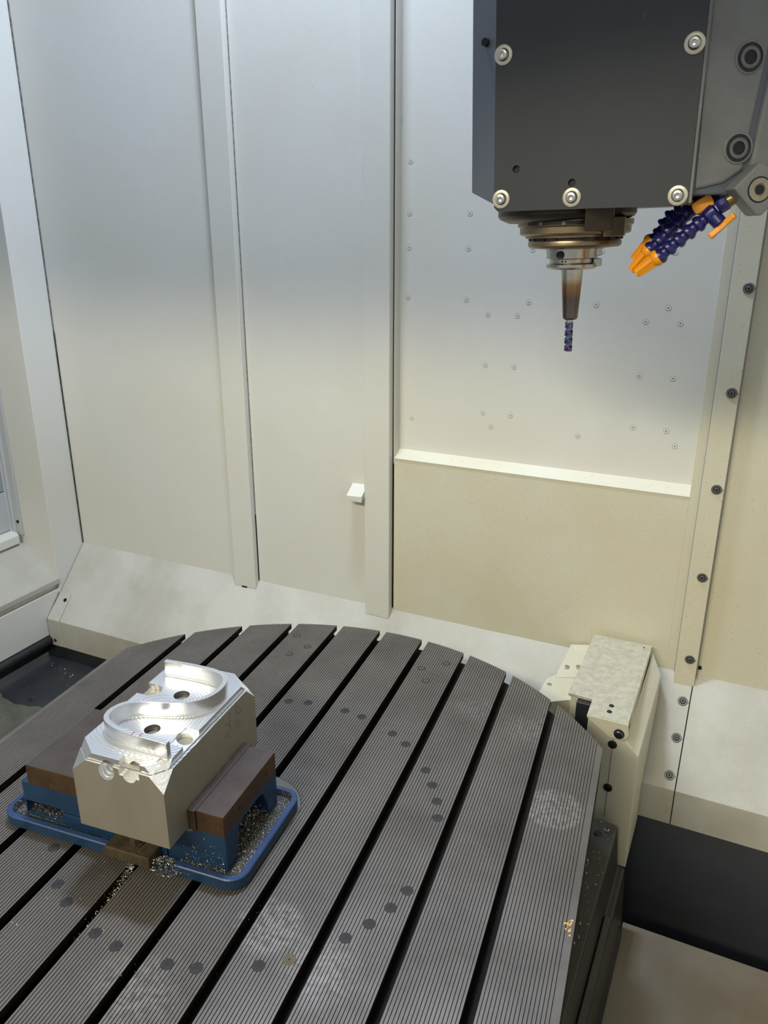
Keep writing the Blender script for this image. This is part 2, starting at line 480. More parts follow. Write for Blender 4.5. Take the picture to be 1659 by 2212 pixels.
# bolt strip at the right
t3 = structure(MB().prism([(YW - 0.019, apron_z(YW - 0.019) + 0.0005), (YW - 0.019, ZT), (YW + 0.003, ZT), (YW + 0.003, ZB)], 0.5445, 0.5885, 'x')
               .build('trim_3', M['paint_low'], None, 0.0012, fix=True))
MB().box((0.5888, YW - 0.012, ZB - 0.002), (0.5905, YW + 0.003, ZT)).build('edge_lip', M['grey_gap'], t3)
MB().box((0.5425, YW - 0.006, ZB), (0.5445, YW + 0.003, ZT)).build('edge_lip', M['grey_gap'], t3)
MB().cyl((0.594, YW - 0.001, -0.078), (0.594, YW - 0.004, -0.078), 0.0045, n=12).build('plug', M['hole'], t3)


def bolt_mesh(name, r=0.0105, head=True):
    b = MB(); I = Matrix.Identity(4)
    b.lathe([(r, 0), (r, 0.0012), (r * 0.94, 0.0016), (r * 0.62, 0.0016)], I, 24, 0, False, False)
    b.lathe([(r * 0.62, 0.0017), (r * 0.44, 0.0012)], I, 24, 1, False, False)
    b.lathe([(r * 0.46, 0.0010), (r * 0.46, 0.0030), (r * 0.40, 0.0034), (r * 0.22, 0.0034)], I, 20, 0, False, False)
    b.lathe([(r * 0.22, 0.0034), (r * 0.18, 0.0018), (r * 0.01, 0.0018)], I, 12, 1, False, False)
    b.add([(r * 0.55, -r * 0.4, 0.0015), (r * 1.25, 0, 0.0015), (r * 0.55, r * 0.4, 0.0015), (r * 0.55, -r * 0.4, 0), (r * 1.25, 0, 0), (r * 0.55, r * 0.4, 0)],
          [(0, 1, 2), (0, 3, 4, 1), (1, 4, 5, 2)], 0)
    return b.mesh(name, [M['bolt_grey'], M['hole']])


bme = bolt_mesh('bolt')
rot_back = (R(90), 0, 0)           # local z -> -Y
for x, z in ((0.577, 0.740), (0.575, 0.542), (0.574, 0.343), (0.572, 0.145), (0.572, -0.054)):
    link_mesh('bolt', bme, t3, (x, YW - 0.019, z), rot_back)

# sloping apron with its vertical lip, in two sheets with a dark joint at x = .586
ap = structure(MB().box((XL, YW - 0.05, -0.37), (XR, YW + 0.03, -0.30)).build('baseboard_back', M['grey_gap']))


def apron_sheet(x0, x1, nm='sheet', t=0.003, y1=YW, lipz=-0.377, off=0.0, m_='apron'):
    n = Vector((0, -math.sin(SL), math.cos(SL))) * off
    p = [(y1 + 0.004, apron_z(y1 + 0.004)), (YF, ZF), (YF, lipz), (YF + t, lipz), (YF + t, ZF - t * 0.4), (y1 + 0.004, apron_z(y1 + 0.004) - t * 1.4)]
    p = [(a + n.y - (0.0015 if off and i in (1, 2) else 0), b + n.z) for i, (a, b) in enumerate(p)]
    return MB().prism(p, x0, x1, 'x').build(nm, M[m_], ap, 0.0012, fix=True)


apron_sheet(XL, 0.5850)
apron_sheet(0.5868, XR)
apron_sheet(XL + 0.001, -1.2015, 'corner_plate', y1=0.757, off=0.0032)
rot_apron = (SL, 0, 0)
# the apron's outward normal is (0,-sin,cos): rotating z by +47 deg about X gives (0,-sin,cos)
for x, y in ((0.571, 0.832), (0.571, 0.776), (0.570, 0.720)):
    link_mesh('bolt', bme, ap, (x, y, apron_z(y)), rot_apron)
sbm = MB().lathe([(0.0062, 0), (0.0062, 0.0015), (0.0045, 0.0035), (0.0022, 0.0035), (0.0020, 0.0015)], Matrix.Identity(4), 14).mesh('small_bolt', M['dark_steel'])
link_mesh('small_bolt', sbm, ap, (-1.214, 0.744, apron_z(0.744) + 0.0035), rot_apron)
link_mesh('small_bolt', sbm, ap, (-1.228, YF - 0.0022, -0.357), rot_back)
MB().tube([(XL + 0.0015, 0.758, apron_z(0.758) + 0.002), (XL + 0.0015, YF - 0.001, ZF + 0.001), (XL + 0.0015, YF - 0.001, -0.372)], 0.0028, 6).build('sealant', M['seal'], ap)
MB().tube([(XL + 0.001, YW, ZB + 0.001), (XL + 0.001, 0.76, apron_z(0.76) + 0.001)], 0.0016, 6).build('sealant', M['grey_gap'], ap)

# left wall: corner face, return, sloping window shelf, lower wall
wl = structure(MB().box((XL - 0.06, 0.775, -0.9), (XL - 0.02, YW + 0.05, ZT)).build('wall_left', M['grey_gap']))
MB().prism([(XL, YW - 0.001), (XL - 0.004, YW - 0.001), (XL - 0.004, 0.766), (-1.50, 0.766), (-1.50, 0.760), (XL, 0.760)], -0.32, ZT, 'z').build(
    'corner_panel', M['paint'], wl, 0.0025, fix=True)
MB().tube([(XL + 0.002, YW - 0.001, ZB + 0.004), (XL + 0.002, YW - 0.001, 0.56)], 0.0022, 6).build('sealant', M['seal'], wl)
MB().tube([(XL + 0.002, YW - 0.001, 0.56), (XL + 0.002, YW - 0.001, ZT)], 0.0012, 6).build('sealant', M['seal_worn'], wl)
sh = MB().prism([(XL + 0.004, -0.177), (XL + 0.004, -0.194), (XL - 0.010, -0.194), (-1.40, -0.098), (-1.40, -0.078), (-1.385, -0.078)], -1.0, 0.763, 'y')
sh.build('window_shelf', M['apron'], wl, 0.002, fix=True)
MB().box((XL - 0.030, -1.0, -0.377), (XL - 0.012, 0.765, -0.188)).build('lower_panel', M['paint'], wl, 0.002)
MB().box((XL - 0.012, -1.0, -0.345), (XL - 0.001, 0.765, -0.212)).build('lower_panel', M['paint'], wl, 0.002)
MB().cyl((XL - 0.004, -1.0, -0.362), (XL - 0.004, YF - 0.004, -0.362), 0.017, n=16).build('rubber_seal', M['rubber'], wl)
MB().box((XL - 0.022, -1.0, -0.400), (XL - 0.008, YF, -0.372)).build('rubber_seal', M['rubber'], wl)
MB().box((-1.46, -1.0, 0.10), (-1.42, 0.775, ZT)).build('upper_panel', M['dark_room'], wl)

w1 = structure(MB().box((-1.405, -0.9, 0.092), (-1.400, 0.742, 1.5)).build('window_1', M['glasspane']))
MB().box((-1.418, -0.9, -0.036), (-1.400, 0.744, 0.088)).build('lower_frame', M['gasket'], w1, 0.002)
MB().prism([(-1.372, -0.076), (-1.372, -0.050), (-1.378, -0.042), (-1.415, -0.036), (-1.415, -0.076)], -0.9, 0.744, 'y').build('sill', M['paint'], w1, 0.002, fix=True)
MB().box((-1.3905, 0.7525, -0.052), (-1.367, 0.7600, 1.6)).build('side_frame', M['gasket'], w1, 0.0015)
MB().cyl((-1.394, 0.751, -0.050), (-1.394, 0.751, 1.6), 0.0065, n=12).build('gasket_bead', M['gasket'], w1)
MB().cyl((-1.402, 0.744, -0.040), (-1.402, 0.744, 1.6), 0.005, n=12).build('gasket_bead', M['gasket'], w1)
for z in (-0.008, 0.361):
    MB().cyl((-1.378, 0.7526, z), (-1.378, 0.7505, z), 0.0052, n=14).build('screw', M['hole'], w1)

# right wall, roof, front frame with the open door (out of view, they close the machine round the light)
structure(MB().box((XR, -1.05, -0.9), (XR + 0.02, YW + 0.06, ZT)).build('wall_right', M['paint']))
structure(MB().box((-1.5, -1.05, ZT), (XR + 0.02, YW + 0.06, ZT + 0.02)).build('ceiling', M['paint']))
wf = structure(MB().box((-1.5, -1.07, 1.60), (XR + 0.02, -1.05, ZT + 0.02)).build('wall_front', M['paint']))
MB().box((-1.5, -1.07, -0.9), (XR + 0.02, -1.05, -0.05)).build('lower_panel', M['paint'], wf)
MB().box((-1.5, -1.07, -0.05), (-1.0, -1.05, 1.60)).build('side_panel', M['paint'], wf)

# floor of the trough
fl = structure(MB().box((-1.50, -1.05, -0.44), (0.45, YW + 0.05, -0.42)).build('floor', M['black']))
MB().box((XL - 0.03, YF + 0.006, -0.42), (0.45, YF + 0.016, -0.372)).build('gap_filler', M['black'], fl)  # black filler added to keep the gap under the apron lip dark
MB().box((0.45, -1.05, -0.90), (XR, YW + 0.04, -0.88)).build('sump_floor', M['black'], fl)
MB().box((0.43, -1.05, -0.90), (0.45, YW + 0.04, -0.42)).build('sump_side', M['black'], fl)
MB().box((-1.045, -1.05, -0.4202), (-1.042, YF - 0.06, -0.4185)).build('sheet_joint', M['rubber'], fl)
link_mesh('small_bolt', sbm, fl, (-1.118, 0.49, -0.420))

# ================================================================== MACHINE FURNITURE BELOW THE TABLE
o = MB().box((0.452, YF + 0.004, -0.88), (XR - 0.002, YF + 0.020, -0.372)).build('trough_panel', M['trough'], None, 0.003)
tag(o, 'tall black trough panel under the pale apron at the lower right', 'panel')

wc = thing('floor_plate', 'flat dusty brown cover plate in the lower right corner beside the saddle', 'cover', (0.95, -0.2, -0.5))
MB().box((0.530 - 0.95, -0.85 + 0.2, -0.006), (1.345 - 0.95, 0.5150 + 0.2, 0.0)).build('sheet', M['plate'], wc, 0.001)
MB().box((0.530 - 0.95, 0.505 + 0.2, -0.03), (1.345 - 0.95, 0.5150 + 0.2, -0.006)).build('folded_edge', M['plate'], wc)
MB().box((0.535 - 0.95, -0.84 + 0.2, -0.375), (0.56 - 0.95, 0.48 + 0.2, -0.006)).build('support_rail', M['saddle'], wc)
MB().box((1.30 - 0.95, -0.84 + 0.2, -0.375), (1.33 - 0.95, 0.48 + 0.2, -0.006)).build('support_rail', M['saddle'], wc)

sd = thing('saddle', 'dark oily machine saddle under the rotary table, with chips on its side', 'machine base', (0, 0, -0.42))
b = MB()
prof = [(-0.40, 0.0), (-0.40, 0.170), (0.470, 0.170), (0.499, 0.166), (0.5065, 0.072), (0.5215, 0.071), (0.5245, 0.018), (0.5285, -0.055), (0.5285, -0.075), (0.4505, -0.075), (0.4505, 0.0)]
b.prism(prof, -0.62, 0.500, 'y')
b.build('casting', M['saddle'], sd, 0.004, fix=True)
MB().prism([(0.5078, 0.068), (0.5200, 0.060), (0.5205, 0.075), (0.5080, 0.080)], -0.62, 0.36, 'y').build('side_rib', M['saddle'], sd, 0.002, fix=True)
MB().prism([(0.5265, -0.030), (0.5345, -0.050), (0.5345, -0.072), (0.5265, -0.072)], -0.62, 0.46, 'y').build('wiper_strip', M['rubber'], sd, 0.002, fix=True)
MB().box((0.30, -0.62, 0.170), (0.482, 0.30, 0.1735)).build('cover_sheet', M['saddle'], sd, 0.002)
MB().cyl((0.4675, 0.455, 0.170), (0.4675, 0.455, 0.174), 0.008, 0.006, 14).build('bolt', M['dark_steel'], sd)
MB().cyl((0.0, -0.02, 0.168), (0.0, -0.02, 0.3475), 0.34, n=48).build('bearing_column', M['saddle'], sd)

# ================================================================== ROTARY TABLE
RAD = 0.5990
HW = 0.4995
tab = thing('rotary_table', 'round grey cast iron rotary table with nine T-slots and fine grooves', 'table', RT @ Vector((TC[0], TC[1], -0.09)), (0, 0, TA))
ZL = 0.09                          # table top in local z


def ychord(x): return math.sqrt(max(RAD * RAD - x * x, 0.0))


SW = 0.0078
PITCH = 0.1
GP, GW, GD = 0.00482, 0.00105, 0.0016


def land(x0, x1, gl, gr, first, last):
    """one land between two slots: ridges and oily grooves, ends cut to the circle"""
    gx = []
    a, c = x0 + gl, x1 - gr
    n = 17
    st = (c - a) / (n - 1)
    xs = [x0]
    for k in range(n):
        g = a + k * st
        gx.append(g); xs += [g - GW / 2, g + GW / 2]
    xs.append(x1)
    b = MB(); dep = 0.012
    for i in range(len(xs) - 1):
        l, r = xs[i], xs[i + 1]
        z = ZL if i % 2 == 0 else ZL - GD
        yl, yr = ychord(l), ychord(r)
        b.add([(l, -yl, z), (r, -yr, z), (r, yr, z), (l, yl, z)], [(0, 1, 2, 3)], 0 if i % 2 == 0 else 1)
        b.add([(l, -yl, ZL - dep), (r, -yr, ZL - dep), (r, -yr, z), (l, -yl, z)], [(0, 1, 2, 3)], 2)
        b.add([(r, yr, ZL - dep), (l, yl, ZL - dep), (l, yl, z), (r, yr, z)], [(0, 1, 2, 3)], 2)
        if i > 0:
            za, zb2 = ZL, ZL - GD
            f = (0, 1, 2, 3) if i % 2 == 1 else (3, 2, 1, 0)
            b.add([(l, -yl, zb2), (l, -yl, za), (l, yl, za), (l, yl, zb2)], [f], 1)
    for x, s in ((x0, 1), (x1, -1)):
        y = ychord(x)
        mi_ = 3 if ((first and x == x0) or (last and x == x1)) else 2
        f = (0, 1, 2, 3) if s > 0 else (3, 2, 1, 0)
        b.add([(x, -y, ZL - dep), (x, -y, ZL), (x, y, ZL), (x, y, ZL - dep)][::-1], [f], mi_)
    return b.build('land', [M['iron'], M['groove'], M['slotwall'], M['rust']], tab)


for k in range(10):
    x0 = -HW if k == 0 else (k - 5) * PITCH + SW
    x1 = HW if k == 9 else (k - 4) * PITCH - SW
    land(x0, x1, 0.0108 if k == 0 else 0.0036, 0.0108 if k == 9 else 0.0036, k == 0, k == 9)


def table_slab(x0, x1, z0, z1, name, m_, step=0.0125):
    n = max(1, int(round((x1 - x0) / step)))
    b = MB()
    xs = [x0 + (x1 - x0) * i / n for i in range(n + 1)]
    poly = [(x, -ychord(x)) for x in xs] + [(x, ychord(x)) for x in reversed(xs)]
    b.prism(poly, z0, z1, 'z')
    return b.build(name, m_, tab)


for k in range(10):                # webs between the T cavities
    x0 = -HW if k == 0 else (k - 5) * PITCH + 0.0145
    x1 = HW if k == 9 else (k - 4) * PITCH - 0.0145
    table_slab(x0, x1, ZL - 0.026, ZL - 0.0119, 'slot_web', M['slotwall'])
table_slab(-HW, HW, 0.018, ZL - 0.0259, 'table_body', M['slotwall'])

# turning-centre disc, plugs and ring bolts
b = MB().lathe([(0.0, -0.003), (0.0735, -0.003), (0.0735, 0.0002), (0.0, 0.0002)], Matrix.Translation((0, 0, ZL)), 64, 0, False)
b.lathe([(0.0737, 0.00025), (0.0747, 0.00025)], Matrix.Translation((0, 0, ZL)), 64, 1, False)
b.build('centre_disc', [M['iron'], M['groove']], tab)
MB().lathe([(0.0035, 0.0003), (0.0035, 0.0012), (0.0015, 0.0012), (0.0012, 0.0004)], Matrix.Translation((0.0665 - TC[0], -0.0072 - TC[1], ZL)), 14, 0, False).build('disc_screw', M['steel'], tab)
PLUGS = [(-0.2256, -0.1812), (-0.1722, -0.2342), (-0.1401, -0.2554), (-0.0710, -0.2828), (-0.0342, -0.2902), (0.0414, -0.2904), (0.0780, -0.2831), (0.1478, -0.2546), (0.1792, -0.2338), (0.2324, -0.1818), (0.2535, -0.1513), (0.2706, -0.1176), (0.2827, -0.0828), (0.2827, 0.0663), (0.2710, 0.1015), (0.2537, 0.1360), (0.2326, 0.1680), (0.1793, 0.2232), (0.1478, 0.2442), (0.0778, 0.2735), (0.0408, 0.2814), (-0.0347, 0.2822), (-0.0708, 0.2740)]
pb = MB()
I4 = Matrix.Identity(4)
pb.lathe([(0.0084, -0.001), (0.0084, 0.00015), (0.0082, 0.0003), (0.0013, 0.0003)], I4, 28, 0, False, False)
pb.lathe([(0.0013, 0.00032), (0.0001, 0.0003)], I4, 10, 1, False, False)
pme = pb.mesh('plug', [M['plug'], M['hole']])
pme2 = pb.mesh('plug', [M['plug_brown'], M['hole']])
for i, (x, y) in enumerate(PLUGS):
    o = link_mesh('plug', pme2 if i == 8 else pme, tab, (x - TC[0], y - TC[1], ZL))
    if i == 8: o['label'] = 'brown plug'
RBOLT = [(-0.1680, 0.5109), (-0.1256, 0.4751), (-0.1480, 0.4338), (0.1742, 0.5082), (0.1310, 0.4732), (0.1536, 0.4303)]
rb = MB()
rb.lathe([(0.0080, -0.001), (0.0080, 0.0003), (0.0042, 0.0003)], I4, 20, 0, False, False)
rb.lathe([(0.0042, 0.0004), (0.0030, 0.0004)], I4, 20, 1, False, False)
rb.lathe([(0.0030, 0.0002), (0.0018, 0.0001)], I4, 16, 0, False, False)
rb.lathe([(0.0018, 0.0002), (0.0001, 0.0001)], I4, 10, 2, False)
rbm = rb.mesh('ring_bolt', [M['plug'], M['steel'], M['hole']])
for x, y in RBOLT:
    link_mesh('ring_bolt', rbm, tab, (x - TC[0], y - TC[1], ZL))
# brass flakes rubbed onto the right edge land
fk = MB()
for k in range(18):
    x, y = random.gauss(0.4965, 0.0022), random.gauss(-0.068, 0.0075)
    r_ = random.uniform(0.0006, 0.0020)
    x = min(x, 0.502)
    n = random.randint(5, 8); a0 = random.random() * 6
    vs = [(x - TC[0] + r_ * random.uniform(.6, 1.2) * math.cos(a0 + 2 * PI * i / n), y - TC[1] + r_ * random.uniform(.7, 1.4) * math.sin(a0 + 2 * PI * i / n), ZL + 0.0003 + 0.00005 * k) for i in range(n)]
    vs += [(p[0], p[1], ZL - 0.0004) for p in vs]
    fk.add(vs, [tuple(range(n))] + [(i, i + n, (i + 1) % n + n, (i + 1) % n) for i in range(n)])
o = fk.build('brass_smear', M['gold'], tab); o['kind'] = 'stuff'; o['label'] = 'gold flakes'

# ================================================================== VISE  (coordinates in the table frame, top of table z = 0)
def tthing(name, label, cat, ox, oy, oz=0.0):
    return thing(name, label, cat, RT @ Vector((ox, oy, oz)), (0, 0, TA)), Vector((ox, oy, oz))


def shift(b, off):
    b.v = [p - off for p in b.v]
    return b


vs_, VO = tthing('machine_vise', 'blue machine vise with brown steel jaws clamping the aluminium block', 'vise', -0.13, -0.07)


def rrect(x0, y0, x1, y1, r, n=8):
    out = []
    for cx, cy, a0 in ((x1 - r, y1 - r, 0), (x0 + r, y1 - r, 90), (x0 + r, y0 + r, 180), (x1 - r, y0 + r, 270)):
        for k in range(n + 1):
            a = R(a0 + 90 * k / n)
            out.append((cx + r * math.cos(a), cy + r * math.sin(a)))
    return out


TX0, TY0, TX1, TY1 = -0.3355, -0.1685, 0.0745, 0.0295
outer = rrect(TX0, TY0, TX1, TY1, 0.026)
inner = rrect(TX0 + 0.0085, TY0 + 0.0085, TX1 - 0.0085, TY1 - 0.0085, 0.0175)
low = rrect(TX0 + 0.012, TY0 + 0.012, TX1 - 0.012, TY1 - 0.012, 0.015)
n = len(outer)
b = MB()
foot = rrect(TX0 + 0.004, TY0 + 0.004, TX1 - 0.004, TY1 - 0.004, 0.023)
rings = [([(x, y, 0.0004) for x, y in foot], 0), ([(x, y, 0.004) for x, y in outer], 0), ([(x, y, 0.019) for x, y in outer], 0), ([(x, y, 0.0205) for x, y in rrect(TX0 + 0.0015, TY0 + 0.0015, TX1 - 0.0015, TY1 - 0.0015, 0.0245)], 0),
         ([(x, y, 0.0205) for x, y in inner], 1), ([(x, y, 0.0115) for x, y in low], 2)]
allv = [p for rg, _ in rings for p in rg]
b.add(allv, [], 0)
for j in range(len(rings) - 1):
    for i in range(n):
        b.f.append([j * n + i, j * n + (i + 1) % n, (j + 1) * n + (i + 1) % n, (j + 1) * n + i])
        b.m.append((0, 0, 1, 1, 2)[j]); b.s.append(True)
b.f.append([(len(rings) - 1) * n + i for i in range(n)]); b.m.append(2); b.s.append(False)
b.f.append([i for i in range(n)][::-1]); b.m.append(0); b.s.append(False)
tray = shift(b, VO).build('tray', [M['blue'], M['blue_rim'], M['tray']], vs_)
cut(tray, [shift(MB().box((-0.140, TY0 - 0.01, 0.0115), (-0.0635, TY0 + 0.02, 0.03)), VO),
           shift(MB().prism([(-0.0640, 0.0055), (-0.036, 0.0055), (-0.024, 0.030), (-0.0640, 0.030)], TY0 - 0.012, TY0 + 0.022, 'y'), VO)])
for i, p in enumerate(tray.data.polygons): p.use_smooth = False

b = MB().box((-0.303, -0.147, 0.0113), (0.0436, 0.003, 0.0712))
body = shift(b, VO).build('body', [M['blue'], M['tray']], vs_)
cut(body, [shift(MB().box((-0.300, -0.16, 0.0155), (-0.2345, -0.09, 0.0372)), VO),
           shift(MB().prism([(y, z) for y, z in ((-0.1185, 0.010), (-0.1185, 0.028), (-0.110, 0.060), (-0.102, 0.0645), (-0.052, 0.0645), (-0.040, 0.060), (-0.0262, 0.030), (-0.0262, 0.010))], -0.02, 0.06, 'x'), VO)])
md = body.modifiers.new('bevel', 'BEVEL'); md.width = 0.0012; md.segments = 2; md.limit_method = 'ANGLE'
# bed under the block
shift(MB().box((-0.2310, -0.1500, 0.0113), (-0.0520, -0.1470, 0.034)), VO).build('bed_rail', M['blue'], vs_, 0.001)


shift(MB().box((-0.2998, -0.1370, 0.0156), (-0.2348, -0.1350, 0.0370)), VO).build('recess_shade', M['rubber'], vs_)  # dark sheet added to give the recess its shade


def jaw(x0, x1, y0, y1, z0, z1, nm):
    b = MB(); b.box((x0, y0, z0), (x1, y1, z1), 1)
    b.m[1] = 0
    return shift(b, VO).build(nm, [M['jaw'], M['jaw_side']], vs_, 0.0009)


jr = jaw(0.0010, 0.0436, -0.1482, 0.0028, 0.0713, 0.1052, 'jaw')
jaw(-0.0112, 0.0004, -0.1500, 0.0085, 0.0713, 0.1050, 'jaw_plate')
jaw(-0.2880, -0.1675, -0.1485, 0.0045, 0.0713, 0.1052, 'jaw')
jaw(-0.1668, -0.1546, -0.1500, 0.0045, 0.0713, 0.1048, 'jaw_plate')
for y, z in ((-0.105, 0.088), (-0.028, 0.088)):
    shift(MB().cyl((0.0434, y, z), (0.0440, y, z), 0.003, n=10), VO).build('pin_hole', M['hole'], jr)

# clamp with its nut
ck, CO = tthing('hold_down_clamp', 'grimy steel hold-down clamp with a nut under the aluminium block', 'clamp', -0.1, -0.165)
b = MB().prism([(-0.1385, 0.0118), (-0.1385, 0.0240), (-0.1335, 0.0305), (-0.0610, 0.0305), (-0.0610, 0.0118)], -0.1795, -0.1502, 'y')
shift(b, CO).build('clamp_bar', M['clamp'], ck, 0.0015, fix=True)
nb = MB()
nb.prism([(-0.0955 + 0.0085 * math.cos(R(60 * k)), -0.160 + 0.0085 * math.sin(R(60 * k))) for k in range(6)], 0.0325, 0.043, 'z')
shift(nb, CO).build('nut', M['clamp'], ck, 0.0008, fix=True)
shift(MB().cyl((-0.0955, -0.160, 0.0306), (-0.0955, -0.160, 0.0326), 0.0118, n=24), CO).build('washer', M['clamp'], ck)

# ================================================================== WORKPIECE
wp, WO = tthing('aluminium_workpiece', 'machined aluminium block with an S-shaped rib on top, held in the vise', 'workpiece', -0.083, -0.073, 0.0758)
BX0, BX1, BY0, BY1, BZ0 = -0.1543, -0.0114, -0.194, 0.0475, 0.0758
ZS, ZFL = 0.1862, 0.1972


def chamfer(bm, p1, p2, p3, inside, mi_):
    p1, p2, p3 = Vector(p1), Vector(p2), Vector(p3)
    nrm = (p2 - p1).cross(p3 - p1).normalized()
    if nrm.dot(Vector(inside) - p1) > 0: nrm = -nrm
    g = bmesh.ops.bisect_plane(bm, geom=bm.verts[:] + bm.edges[:] + bm.faces[:], plane_co=p1, plane_no=nrm, clear_outer=True, dist=1e-7)
    ed = [e_ for e_ in g['geom_cut'] if isinstance(e_, bmesh.types.BMEdge)]
    r_ = bmesh.ops.edgeloop_fill(bm, edges=ed)
    for f in r_['faces']: f.material_index = mi_


CH = [((-0.0413, -0.194, 0.1972), (-0.0122, -0.194, 0.1640), (-0.0114, -0.158, 0.1972)),
      ((-0.1543, -0.194, 0.1660), (-0.1286, -0.194, 0.1875), (-0.1543, -0.1640, 0.1972)),
      ((-0.0114, 0.0475, 0.1625), (-0.0114, 0.0232, 0.1868), (-0.0420, 0.0475, 0.1940)),
      ((-0.1543, 0.0475, 0.1700), (-0.1543, 0.0200, 0.1972), (-0.1300, 0.0475, 0.1972))]
bm = bmesh.new()


def bbox(x0, y0, z0, x1, y1, z1, mside, mtop):
    vs = [bm.verts.new(p) for p in ((x0, y0, z0), (x1, y0, z0), (x1, y1, z0), (x0, y1, z0), (x0, y0, z1), (x1, y0, z1), (x1, y1, z1), (x0, y1, z1))]
    for f, mm in (((0, 3, 2, 1), mside), ((4, 5, 6, 7), mtop), ((0, 1, 5, 4), mside), ((1, 2, 6, 5), mside), ((2, 3, 7, 6), mside), ((3, 0, 4, 7), mside)):
        fc = bm.faces.new([vs[i] for i in f]); fc.material_index = mm


bbox(BX0, BY0, BZ0, BX1, BY1, ZS, 0, 1)
IN = (-0.083, -0.073, 0.1)
for k, c in enumerate(CH): chamfer(bm, *c, IN, 3 if k in (0, 2) else 2)
me = bpy.data.meshes.new('stock')
bmesh.ops.translate(bm, verts=bm.verts, vec=-WO)
bm.to_mesh(me); bm.free()
for m_ in ('stock', 'milled', 'milled_side', 'burr', 'bore'): me.materials.append(M[m_])
stock = bpy.data.objects.new('stock', me); COL.objects.link(stock); stock.parent = wp
# raised milled platform, a hair inside the stock outline, with a shadow groove under it
bm = bmesh.new()
ins = 0.0016
bbox(BX0 + ins, BY0 + 0.0030, ZS + 0.0012, BX1 - 0.0040, BY1 - ins, ZFL, 2, 1)
for k, c in enumerate(CH): chamfer(bm, *c, IN, 3 if k in (0, 2) else 2)
bmesh.ops.translate(bm, verts=bm.verts, vec=-WO)
me = bpy.data.meshes.new('platform'); bm.to_mesh(me); bm.free()
for m_ in ('stock', 'milled', 'milled_side', 'burr', 'bore'): me.materials.append(M[m_])
plat = bpy.data.objects.new('platform', me); COL.objects.link(plat); plat.parent = wp
bm = bmesh.new()
bbox(BX0 + 0.0026, BY0 + 0.0042, ZS - 0.0002, BX1 - 0.0052, BY1 - 0.0026, ZS + 0.0014, 0, 0)
for k, c in enumerate(CH): chamfer(bm, *[Vector(p) + Vector((0, 0, -0.002)) for p in c], IN, 0)
bmesh.ops.translate(bm, verts=bm.verts, vec=-WO)
me = bpy.data.meshes.new('shadow_groove'); bm.to_mesh(me); bm.free()
me.materials.append(M['stock'])
o = bpy.data.objects.new('step_groove', me); COL.objects.link(o); o.parent = wp


def cutters():
    L = []
    L.append(MB().cyl((-0.0775, -0.119, 0.176), (-0.0775, -0.119, 0.21), 0.0113, n=40))
    L.append(MB().cyl((-0.0868, -0.033, 0.176), (-0.0868, -0.033, 0.21), 0.0117, n=40))
    # scooped hole in the front edge
    L.append(MB().cyl((-0.0962, -0.181, 0.1835), (-0.1015, -0.215, 0.166), 0.0120, n=36))
    # square pocket with a round bottom in the front edge
    L.append(MB().add([(-0.0783, -0.20, 0.1755), (-0.0470, -0.20, 0.1745), (-0.0470, -0.184, 0.179), (-0.0783, -0.184, 0.179),
                       (-0.0783, -0.20, 0.21), (-0.0470, -0.20, 0.21), (-0.0470, -0.176, 0.21), (-0.0783, -0.176, 0.21)],
                      [(0, 3, 2, 1), (4, 5, 6, 7), (0, 1, 5, 4), (1, 2, 6, 5), (2, 3, 7, 6), (3, 0, 4, 7)]))
    L.append(MB().cyl((-0.060, -0.176, 0.183), (-0.064, -0.208, 0.176), 0.0105, n=32))
    # right-hand pocket, open to the side, and its bore
    L.append(MB().add([(-0.0365, -0.139, 0.1945), (-0.005, -0.139, 0.1868), (-0.005, -0.1000, 0.1868), (-0.0365, -0.1000, 0.1945),
                       (-0.0365, -0.139, 0.21), (-0.005, -0.139, 0.21), (-0.005, -0.1000, 0.21), (-0.0365, -0.1000, 0.21)],
                      [(0, 3, 2, 1), (4, 5, 6, 7), (0, 1, 5, 4), (1, 2, 6, 5), (2, 3, 7, 6), (3, 0, 4, 7)]))
    L.append(MB().cyl((-0.0270, -0.1175, 0.176), (-0.0270, -0.1175, 0.21), 0.0112, n=40))
    # left-hand notch with a round end
    L.append(MB().add([(-0.16, -0.050, 0.176), (-0.136, -0.050, 0.186), (-0.136, -0.021, 0.186), (-0.16, -0.021, 0.176),
                       (-0.16, -0.050, 0.21), (-0.136, -0.050, 0.21), (-0.136, -0.021, 0.21), (-0.16, -0.021, 0.21)],
                      [(0, 3, 2, 1), (4, 5, 6, 7), (0, 1, 5, 4), (1, 2, 6, 5), (2, 3, 7, 6), (3, 0, 4, 7)]))
    L.append(MB().cyl((-0.136, -0.0355, 0.184), (-0.136, -0.0355, 0.21), 0.0145, n=40))
    # scallop across the left front corner
    L.append(MB().cyl((-0.170, -0.190, 0.205), (-0.125, -0.215, 0.175), 0.0112, n=32))
    return [shift(c, WO) for c in L]


def flag_cut_faces(o):
    for p in o.data.polygons: p.use_smooth = False


